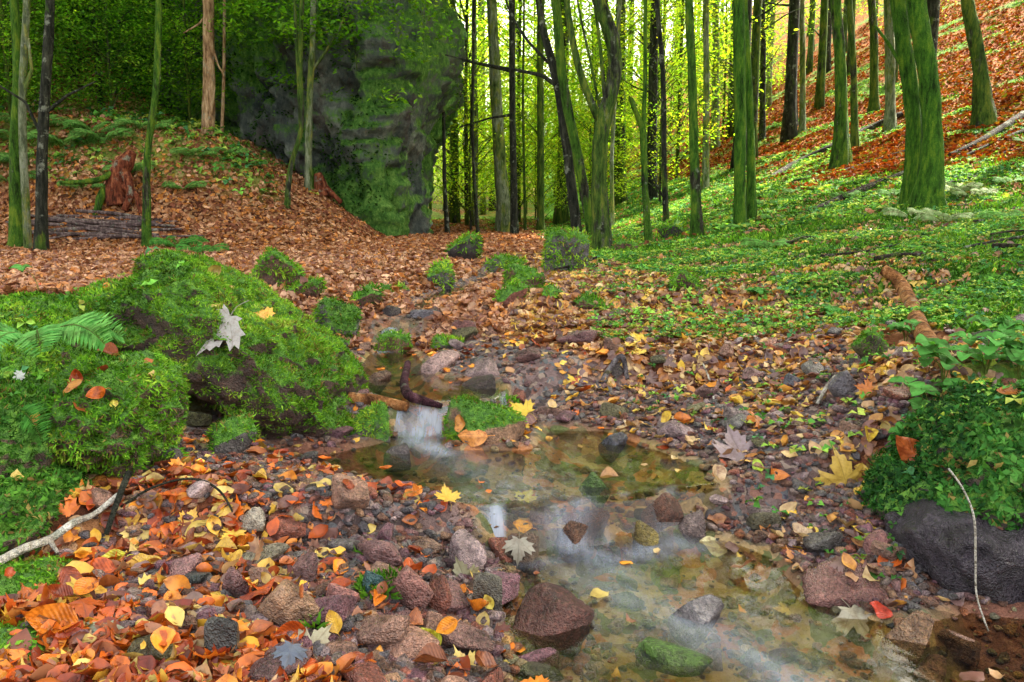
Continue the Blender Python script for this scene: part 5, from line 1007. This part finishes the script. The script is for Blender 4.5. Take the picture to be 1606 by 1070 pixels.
for a_ in [(352, 512, 92, (.42, .39, .38), 'large grey white maple leaf on the largest mossy boulder', 'm', 0, 2.6), (407, 496, 46, (.75, .42, .08), 'orange yellow maple leaf beside the grey white one on the boulder', 'm', 1, .5), (335, 482, 34, (.6, .5, .12), 'yellowish leaf above the grey white maple leaf on the boulder', 'b', 1, 1.2),
           (728, 897, 56, (.36, .34, .22), 'pale lobed maple leaf by the upright grey green slab', 'm', 2, .4), (164, 1000, 76, (.3, .32, .22), 'grey green maple leaf among orange leaves in the lower left', 'm', 1, 2.5), (490, 1022, 74, (.4, .36, .24), 'cream maple leaf near the bottom edge', 'm', 0, 5.6), (452, 1030, 56, (.1, .12, .17), 'blue black maple leaf behind the cream one', 'm', 3, 2.9),
           (125, 945, 66, YEL, 'bright yellow maple leaf between the moss patches', 'm', 2, 1.9), (178, 892, 46, (.6, .6, .05), 'curled lemon yellow leaf on orange beech leaves', 'b', 2, 2.2), (78, 985, 78, ORA, 'large curled orange leaf beside the lower moss patch', 'b', 2, 1.3), (150, 905, 62, ORR, 'big red orange beech leaf above the yellow maple leaf', 'b', 0, 1.5),
           (1345, 978, 84, (.32, .29, .22), 'pale wet maple leaf in the reddish shallows', 'm', 3, 3.4), (1378, 966, 40, (.55, .06, .03), 'bright red leaf between pale maple leaf and black stone', 'b', 3, .8), (1393, 890, 48, (.6, .12, .02), 'orange red leaf on the maroon boulder top', 'b', 0, 2.0), (1160, 712, 84, (.27, .2, .22), 'grey purple maple leaf on the right rim of the middle pool', 'm', 2, .2),
           (1322, 748, 90, (.6, .4, .08), 'big yellow brown maple leaf left of the moss mound', 'm', 1, .1), (1188, 737, 26, (.42, .6, .05), 'small fresh green leaf beside the two wet stones', 'b', 3, .3), (1440, 715, 70, (.45, .11, .03), 'large brown orange leaf leaning on the moss mound', 'b', 4, 1.0), (1585, 622, 36, (.5, .16, .03), 'brown orange leaf on top of the moss mound', 'b', 0, 1.7),
           (814, 855, 50, (.34, .31, .25), 'whitish maple leaf caught on the stone in the cascade', 'm', 1, 3.1), (820, 832, 34, (.75, .38, .03), 'orange leaf on the stone at the left end of the cascade', 'b', 3, 1.4), (825, 785, 40, (.6, .5, .06), 'yellow leaf floating on the middle pool', 'm', 3, 1.2), (1122, 865, 52, (.6, .54, .3), 'cream leaf floating below the cascade', 'b', 3, 1.3),
           (768, 940, 26, (.6, .5, .08), 'small yellow leaf on the upright grey green slab', 'b', 0, .5), (682, 1000, 52, (.6, .62, .05), 'lime yellow leaf on the speckled dark pink stone', 'b', 4, .9), (700, 990, 40, (.75, .3, .03), 'orange leaf under the lime yellow one', 'b', 2, 2.1), (125, 600, 34, (.4, .06, .012), 'dark red brown leaf on the round moss cushion by the fern', 'b', 2, .2),
           (148, 612, 30, (.55, .12, .015), 'red orange leaf on the round moss cushion', 'b', 4, 1.9), (120, 615, 34, (.62, .26, .05), 'orange leaf hanging over the round moss cushion', 'b', 0, 2.6), (165, 560, 34, (.32, .08, .03), 'brown leaf on the moss behind the round cushion', 'b', 5, 1.0), (175, 636, 20, (.72, .62, .1), 'small yellow leaf on the round moss cushion', 'b', 1, .3),
           (742, 682, 50, (.72, .3, .08), 'orange leaf on the flat rock between the two pools', 'b', 1, 1.6), (726, 665, 30, (.6, .25, .05), 'small orange leaf on the flat rock between the two pools', 'b', 3, .3), (820, 648, 46, YEL, 'yellow maple leaf right of the flat rock between the pools', 'm', 0, 1.0), (903, 600, 40, YEL, 'yellow maple leaf floating by the leaf field', 'm', 1, .4), (1005, 538, 40, YEL, 'bright yellow leaf at the back of the leaf field', 'm', 2, 2.2),
           (520, 968, 40, (.7, .42, .05), 'yellow brown leaf on the pink red stone', 'b', 0, .3), (590, 1035, 40, (.75, .34, .06), 'pale orange leaf before the large rough brown stone', 'b', 1, 1.3), (455, 985, 50, ORR, 'orange beech leaf before the large tan stone', 'b', 2, 1.6), (30, 598, 30, (.5, .52, .5), 'small whitish leaf beside the fern', 'm', 0, 2)]:
    x, y, w, c, lb, kd, v, yw = a_; leaf_at(x, y, w, c, lb, kd, v, yw, tl=(rng.uniform(-.15, .15), rng.uniform(-.1, .1)))
r_ = np.random.default_rng(97)
for i in range(210):
    Y = 1.28 + 1.5 * r_.random() ** 1.3; X = r_.uniform(-.66, .66) * Y; d = float(streamd(np.array([X]), np.array([Y]))[0])
    if d < .0 and r_.random() < .93: continue
    if X < -1.0 or (X > 1.05 and Y < 2): continue
    z, Nn, on = drop(np.array([X]), np.array([Y])); 
    if d < 0: z[0] = max(z[0], float(Wl(np.array(X), np.array(Y))) + .004)
    if Nn[0, 2] < .4 or (on[0] and r_.random() < .8): continue
    lf = X < .1 - .1 * (Y - 2); pal_ = [(ORA, 'orange'), (ORR, 'red orange'), ((.62, .4, .06), 'golden'), ((.3, .1, .04), 'brown'), ((.3, .05, .012), 'dark red')] if lf else [((.42, .24, .12), 'tan'), ((.3, .13, .06), 'brown'), (YEL, 'yellow'), ((.55, .17, .03), 'orange'), ((.55, .4, .26), 'pale tan')]
    c, cn = pal_[int(r_.integers(5))]; mp = r_.random() < .16; zone = 'left bank of the brook' if lf else 'right bank of the brook'
    if d < 0: zone = 'water of the brook'
    nm = 'maple' if mp else 'beech'; me = (MA_HI[int(r_.integers(4))] if mp else BE_HI[int(r_.integers(6))]); dd = 'near the camera' if Y < 1.9 else 'beside the pools'
    o = obj(nm + '_leaf', me, None, (X, Y, z[0] + .012 + .02 * r_.random()), label=f'{cn} {nm} leaf lying on the {zone} {dd}', cat='leaf', group=f'{cn} {nm} leaves on the {zone} {dd}')
    R = frames(Nn + r_.normal(0, .28, (1, 3)), r_.uniform(0, 6.28, 1))[0]; o.rotation_euler = Matrix(R.tolist()).to_euler(); s = r_.uniform(.042, .068) * (1.0 if mp else 1.0); o.scale = (s, s, s); o.color = (*(np.array(c) * r_.uniform(.75, 1.2)), 1)

# ------------------------------------------------------------------ wood on the ground
M_BIRCHG = mat_bark('grey_wood_mat', [(.03, .025, .028), (.12, .1, .11), (.3, .27, .28)])
def logthing(name, pts, mat, label, cat='log', extra=(), up=.4, rough=.12, group=None, Yo=None, seg=10):
    """a stick or log laid on the ground through the given points; (x, y, width)"""
    def line(pp):
        P = []; R = []
        for q in pp:
            x, y, w = q[:3]; p = at(x, y, Yo) if Yo else hitw(x, y)[0]; r0 = w / F * p[1] / 2; P.append(p + np.array([0, 0, r0 * up + (q[3] if len(q) > 3 else 0)])); R.append(r0)
        n = max(10, len(P) * 7); return spline(P, n), np.interp(np.linspace(0, len(R) - 1, n), np.arange(len(R)), R)
    P, R = line(pts); org = P[0].copy(); parts = [tube(P - org, R, seg, rough, int(pts[0][0]))]
    for e in extra: q, rr = line(e); parts.append(tube(q - org, rr, 8, rough, 5))
    V, Fq, _ = join(parts); return obj(name, npmesh(name, V, Fq, mat), None, org, label=label, cat=cat, group=group)
logthing('fallen_log', [(1216, 352, 7), (1270, 335, 10), (1328, 310, 12), (1380, 290, 12), (1429, 273, 13)], M_LOG, 'long grey log on the green slope ending at the big mossy pair')
logthing('fallen_log', [(1489, 247, 9), (1540, 222, 10), (1605, 182, 12)], M_LOG, 'dark log right of the big mossy pair near the right edge')
logthing('fallen_log', [(1500, 252, 5), (1560, 225, 6), (1610, 205, 7)], M_LOG, 'thinner log just below the dark one near the right edge')
logthing('fallen_log', [(1189, 293, 7), (1240, 262, 9), (1305, 232, 10), (1360, 205, 10), (1414, 182, 11)], M_LOG, 'long dark log running up the slope behind the flared grey green trunk')
logthing('fallen_log', [(1477, 292, 7), (1540, 278, 8), (1606, 258, 9)], M_LOG, 'mossy log low at the right edge beyond the dark mossy rock')
logthing('fallen_log', [(1320, 270, 5), (1360, 258, 6), (1425, 238, 7)], M_LOG, 'short thin log between the flared trunk and the mossy pair')
logthing('fallen_log', [(1000, 387, 5), (1050, 384, 6), (1105, 382, 6)], M_LOG, 'short brown log lying level under the far dark rock')
logthing('fallen_branch', [(1432, 418, 3), (1480, 402, 4), (1530, 388, 4), (1606, 376, 5)], M_BARKD, 'thin dark branch on the herbs near the right edge', 'branch', up=2)
logthing('fallen_branch', [(866, 432, 3), (900, 428, 4), (935, 416, 4)], M_LOG, 'thin branch leaning on the bright mossy boulder', 'branch', up=6)
logthing('broken_log', [(1412, 452, 20), (1428, 485, 24), (1440, 520, 28), (1458, 552, 30), (1474, 578, 22), (1488, 612, 12)], M_WOOD, 'orange brown rotten log lying in the herbs on the right', extra=[[(1384, 440, 17, .04), (1404, 452, 20, .03), (1420, 462, 20)], [(1390, 472, 14, .01), (1412, 466, 15)]], up=.7)
logthing('white_branch', [(-14, 918, 15, .03), (40, 892, 15, .035), (80, 872, 13, .03), (118, 846, 13, .03), (150, 830, 9, .03), (188, 806, 9, .04)], M_BIRCH, 'bone white fallen branch coming in from the left edge', 'branch', extra=[[(80, 872, 10, .03), (92, 884, 6, .02)]], up=1)
logthing('brown_stick', [(206, 784, 11, .06), (190, 815, 10, .05), (168, 862, 8, .03)], M_BARKD, 'short dark brown stick crossing the tip of the white branch', 'stick', up=1)
logthing('thin_twig', [(190, 812, 4, .02), (240, 788, 4, .03), (300, 780, 4, .04), (345, 792, 4, .03), (375, 830, 3, .01)], M_BARKD, 'thin arching brown twig over the gravel right of the white branch', 'twig', up=2, seg=6)
logthing('driftwood', [(640, 590, 11, .05), (634, 612, 14, .02), (642, 632, 17, .02), (665, 640, 14, .02), (693, 647, 9, .02)], mat_bark('wet_wood_mat', [(.02, .008, .01), (.06, .02, .03), (.14, .06, .08)]), 'dark purple piece of driftwood at the spout between the pools', 'driftwood')
logthing('fallen_branch', [(545, 628, 20), (590, 634, 22), (640, 642, 16)], M_WOOD, 'brown rotten wood wedged left of the spout between the pools', 'branch')
logthing('pale_twig', [(1310, 604, 7, .02), (1296, 620, 7, .02), (1281, 642, 6, .01)], M_BIRCH, 'short pale twig left of the pointed blue grey stone', 'twig', up=1.5, seg=6)
logthing('thin_twig', [(1102, 590, 3, .05), (1112, 612, 3, .04), (1120, 634, 3, .01)], M_BIRCH, 'thin pale twig standing in the gravel field', 'twig', seg=6)
logthing('grey_root', [(942, 604, 8), (956, 588, 9, .02), (975, 572, 9, .03), (984, 600, 7, .01)], M_BIRCHG, 'grey forked root sticking out of the leaf field', 'root')
logthing('dead_stick', [(1160, 562, 10), (1210, 548, 12), (1262, 540, 8)], M_REDWOOD, 'reddish stick among yellow leaves on the right bank', 'stick')
logthing('dry_grass_stalk', [(1488, 735, 3), (1512, 770, 3), (1528, 815, 4), (1530, 880, 4), (1532, 935, 3), (1550, 990, 3)], M_BIRCH, 'long thin dry stem hanging down over the right moss mound', 'stem', Yo=1.42, up=0, seg=6)
M_POLE = mat_bark('cut_pole_mat', [(.05, .035, .035), (.15, .1, .1), (.32, .25, .24)])
for i, (x0, y0, x1, y1, w) in enumerate([(70, 342, 200, 362, 4), (110, 366, 300, 352, 4), (40, 346, 180, 372, 4), (140, 372, 320, 380, 3), (190, 345, 262, 362, 6), (60, 384, 200, 370, 3), (60, 352, 262, 356, 6), (20, 362, 240, 364, 6), (45, 368, 250, 372, 6), (90, 345, 255, 350, 5), (30, 374, 225, 380, 6), (80, 358, 275, 365, 5), (100, 380, 262, 376, 5), (10, 356, 190, 352, 5), (120, 340, 240, 352, 5), (150, 362, 285, 370, 5)]):
    logthing('cut_pole', [(x0, y0, w, .02 + .025 * (i % 4)), ((x0 + x1) / 2, (y0 + y1) / 2, w + 1, .04 + .02 * (i % 3)), (x1, y1, w * .7, .02 + .02 * (i % 4))], M_POLE, 'grey brown cut pole in the loose pile beside the path', 'pole', group='cut poles piled beside the path', seg=7)
def stump(pts_list, mats, label):
    e = None
    for nm, pts, mt in pts_list:
        P = np.array([at(x, y, Yd) for x, y, w, Yd in pts]); R = np.array([w / F * Yd / 2 for x, y, w, Yd in pts])
        if e is None: e = empty('tree_stump', P[0], label=label, cat='stump'); org = P[0]
        n = len(P) * 6; V, Fq = tube(spline(P, n) - org, np.interp(np.linspace(0, len(R) - 1, n), np.arange(len(R)), R), 12, .3, 8); obj(nm, npmesh(nm, V, Fq, mats[mt]), e)
ys_ = hit(190, 325)[1]
stump([('trunk', [(186, 322, 36, ys_), (182, 300, 34, ys_), (186, 275, 30, ys_), (197, 255, 28, ys_), (208, 238, 12, ys_)], 0), ('root', [(190, 290, 12, ys_ - .05), (212, 305, 9, ys_ - .1), (222, 335, 8, ys_ - .15)], 0), ('root', [(170, 292, 12, ys_ - .05), (158, 310, 12, ys_ - .1), (150, 340, 10, ys_ - .15)], 1), ('root', [(178, 270, 10, ys_ - .05), (150, 283, 8, ys_ - .2), (95, 287, 6, ys_ - .2)], 1), ('root', [(192, 262, 16, ys_), (205, 300, 12, ys_ - .1), (195, 330, 10, ys_ - .1)], 0)], [M_REDWOOD, M_BARKM], 'torn reddish stump with green roots beside the thin bent green trunk')
ys_ = hit(505, 305)[1]
stump([('trunk', [(505, 308, 28, ys_), (503, 290, 22, ys_), (498, 272, 12, ys_)], 0), ('root', [(490, 305, 14, ys_ - .05), (488, 285, 12, ys_), (490, 265, 5, ys_)], 1), ('root', [(512, 295, 10, ys_ - .05), (535, 318, 7, ys_ - .1)], 0)], [M_REDWOOD, M_BARKM], 'small broken stump, half red half green, at the foot of the rock face')

# ------------------------------------------------------------------ ferns and other single plants
def fern(x, y, n, L, label, up=.0, cols=((.05, .2, .03), (.1, .32, .05)), seed=0, p=None, az=None, group=None, droop=.5, p_name='fern'):
    r = np.random.default_rng(seed); p = hit(x, y) if p is None else np.array(p); e = empty(p_name, p + [0, 0, up], label=label, cat='fern', group=group); cols = np.array(cols)
    for k in range(n):
        a = (k / n * 6.28 + r.uniform(-.3, .3)) if az is None else az[k % len(az)] + r.uniform(-.1, .1); l = L * r.uniform(.8, 1.1); t = np.linspace(0, 1, 26)
        rad = l * t * (1 - .12 * t); zz = l * (1.0 * t - droop * 1.6 * t ** 2 * .95); A = np.array([math.cos(a), math.sin(a), 0]); B = np.array([-math.sin(a), math.cos(a), 0])
        C_ = A[None] * rad[:, None] + np.array([0, 0, 1.]) * zz[:, None]; parts = [(*tube(C_, np.linspace(l * .01, l * .003, 26), 4, cap=False),)]
        P = []; R = []; S_ = []; nf = np.array([0, -.55, .8]); B = np.cross(nf, A); B /= np.linalg.norm(B)
        for i in np.arange(4, 25.9, .62):
            q0 = C_[int(i)] * (1 - i % 1) + C_[min(25, int(i) + 1)] * (i % 1); ti = i / 25
            w = l * .26 * math.sin(math.pi * min(1, (1.06 - ti)) ** .8 * .95) ** .9 + l * .015
            for s in (-1, 1):
                D = B * s * .9 + A * .42 - np.array([0, 0, .12]) + r.normal(0, .05, 3); D /= np.linalg.norm(D); nz_ = nf - D * nf.dot(D) + r.normal(0, .12, 3); nz_ -= D * nz_.dot(D); nz_ /= np.linalg.norm(nz_)
                P.append(q0); R.append(np.stack([np.cross(D, nz_), D, nz_], -1)); S_.append([l * .062, w, w])
        P = np.array(P); c = cols[0] + (cols[1] - cols[0]) * r.random((len(P), 1)); st = stamp(LEAF_T[0], LEAF_T[1], P, np.array(R), np.array(S_), c)
        tv, tf = parts[0]; V, Fq, cc = join([(tv, tf, np.tile([[.12, .16, .04]], (len(tv), 1))), st]); obj('frond', npmesh('frond', V, Fq, M_MOSS, cc, smooth=False), e)
fern(60, 600, 6, .2, 'large bright fern drooping over the moss at the left edge', up=.05, seed=1, p=at(60, 575, 1.95), az=[-.2, -2.6, 3.3, -1.0, -1.7, .5], droop=.62, cols=((.07, .28, .05), (.2, .5, .12)))
fern(15, 660, 3, .16, 'small dark fern below the large one at the left edge', seed=2, p=at(8, 660, 1.9), az=[-1.2, -.4, -2.0], droop=.8)
fern(280, 392, 7, .42, 'fern with spread fronds behind the top of the largest boulder', seed=3, droop=.5)
fern(318, 400, 5, .3, 'smaller fern right of the one behind the largest boulder', seed=4, droop=.5)
for i, (x, y, L) in enumerate([(40, 262, .5), (165, 225, .5), (200, 275, .4), (110, 235, .55), (150, 212, .5), (20, 225, .5), (60, 205, .5), (130, 300, .4), (15, 290, .45), (290, 300, .3), (305, 250, .4), (360, 245, .3), (230, 208, .5), (395, 262, .25)]):
    fern(x, y, 7, L, 'green fern on the shaded left slope', seed=10 + i, group='ferns on the shaded left slope', cols=((.07, .22, .04), (.22, .42, .1)))
for i, (x, y, L) in enumerate([(1500, 305, .35), (1525, 312, .3), (1430, 345, .3), (1480, 352, .3)]):
    fern(x, y, 6, L, ['pale fern at the foot of the big mossy pair', 'second pale fern right of the foot of the big mossy pair', 'pale fern below the big mossy pair', 'pale fern above the dark mossy rock'][i], seed=40 + i, cols=((.2, .34, .12), (.4, .5, .25)))
def herb(x, y, nl, size, hgt, label, seed, p=None, col=(.08, .26, .05)):
    r = np.random.default_rng(seed); p = hit(x, y) if p is None else p; e = empty('plant', p, label=label, cat='plant'); st = []; P = []; R = []
    for k in range(nl):
        a = r.uniform(0, 6.28); q = np.array([math.cos(a) * hgt * .5, math.sin(a) * hgt * .5, hgt * r.uniform(.6, 1.1)]); st.append(tube(spline([[0, 0, -.02], [q[0] * .3, q[1] * .3, q[2] * .7], q], 6), np.full(6, size * .03), 4, cap=False))
        for j in range(3 if nl > 2 else 5): an = a + j * 2.09; P.append(q); R.append(frames(np.array([[r.normal(0, .2), -.25, 1]]), np.array([an]))[0])
    V, Fq, _ = join(st); c = np.tile([[.14, .2, .04]], (len(V), 1)); P = np.array(P); R = np.array(R); o_ = P + R[:, :, 1] * size * .5
    b = beech(6, 4, .15, -.25, .03, seed, .44); s2 = stamp(b[0], b[1], o_, R, np.full(len(P), size) * r.uniform(.8, 1.2, len(P)), np.array([col]) * r.uniform(.8, 1.4, (len(P), 1)))
    obj('stem', npmesh('stem', V, Fq, M_MOSS, c), e); obj('foliage', npmesh('foliage', s2[0], s2[1], M_MOSS, s2[2]), e)
herb(67, 478, 1, .045, .13, 'seedling with one tuft of leaves standing on the left moss bank', 1, p=at(67, 478, 3.0) , col=(.1, .3, .06))
for i, (x, y, nl, s, hh, lb) in enumerate([(1480, 600, 6, .06, .12, 'low leafy plant below the rotten orange log'), (1545, 590, 7, .055, .12, 'leafy plant right of the rotten orange log'), (1455, 670, 5, .05, .13, 'tall stemmed leafy plant left of the moss mound'), (1440, 720, 4, .04, .1, 'small leafy plant at the rim of the moss mound'), (1420, 540, 5, .045, .08, 'leafy plant in front of the rotten orange log'), (1560, 540, 7, .05, .1, 'leafy plant near the right edge above the moss mound'), (1595, 600, 6, .06, .12, 'leafy plant behind the moss mound at the right edge'), (1510, 640, 6, .045, .08, 'leafy plant just behind the moss mound'), (1300, 500, 5, .05, .06, 'leafy plant at the edge of the yellow leaves'), (1180, 470, 5, .05, .06, 'leafy plant right of the lone mossy stone')]):
    herb(x, y, nl, s, hh, lb, 60 + i)
tuft = lambda x, y, lb, s, seed: (lambda p: obj('moss_tuft', moss_on(rotz(ico(3)[0] * np.array([s * 1.1, s * .8, s * .5]), seed), ico(3)[1], .016, 1, seed, up=-.2, dens=1.6), None, p + np.array([0, 0, .01]), label=lb, cat='moss'))(hit(x, y))
tuft(600, 935, 'grassy green moss tuft between the teal and the maroon stone', .055, 1); tuft(488, 985, 'small green moss tuft right of the large tan stone', .04, 2); tuft(590, 880, 'dark green moss tuft above the teal stone', .035, 3)
tuft(795, 640, 'grassy tuft on the right side of the flat rock between the pools', .05, 4)

r_ = np.random.default_rng(321)
for i in range(12):
    Y = r_.uniform(5.5, 12); X = r_.uniform(.22, .62) * Y + .3; fern(0, 0, 6, r_.uniform(.14, .26), 'small fern growing among the herbs of the green slope', p=(X, Y, Hs(X, Y)), seed=200 + i, group='small ferns among the herbs of the green slope', cols=((.08, .26, .04), (.2, .45, .1)))
# small deadwood and stones strewn over the green slope
r_ = np.random.default_rng(123)
for i in range(16):
    Y = r_.uniform(5, 13); X = r_.uniform(.2, .6) * Y + .5; a = r_.uniform(-.5, .9); L = r_.uniform(.25, .9); Q = []
    for t in (0, .35, .7, 1): x, y = X + L * t * math.cos(a), Y + L * t * math.sin(a) + r_.normal(0, .03); Q.append([x, y, Hs(x, y) + .03 + .02 * r_.random()])
    Q = np.array(Q); rr = r_.uniform(.008, .022); V, Fq = tube(spline(Q, 16) - Q[0], np.linspace(rr, rr * .5, 16), 7, .2, i); obj('dead_twig', npmesh('dead_twig', V, Fq, M_LOG), None, Q[0], label='dead twig lying among the herbs of the green slope', cat='twig', group='dead twigs among the herbs of the green slope')
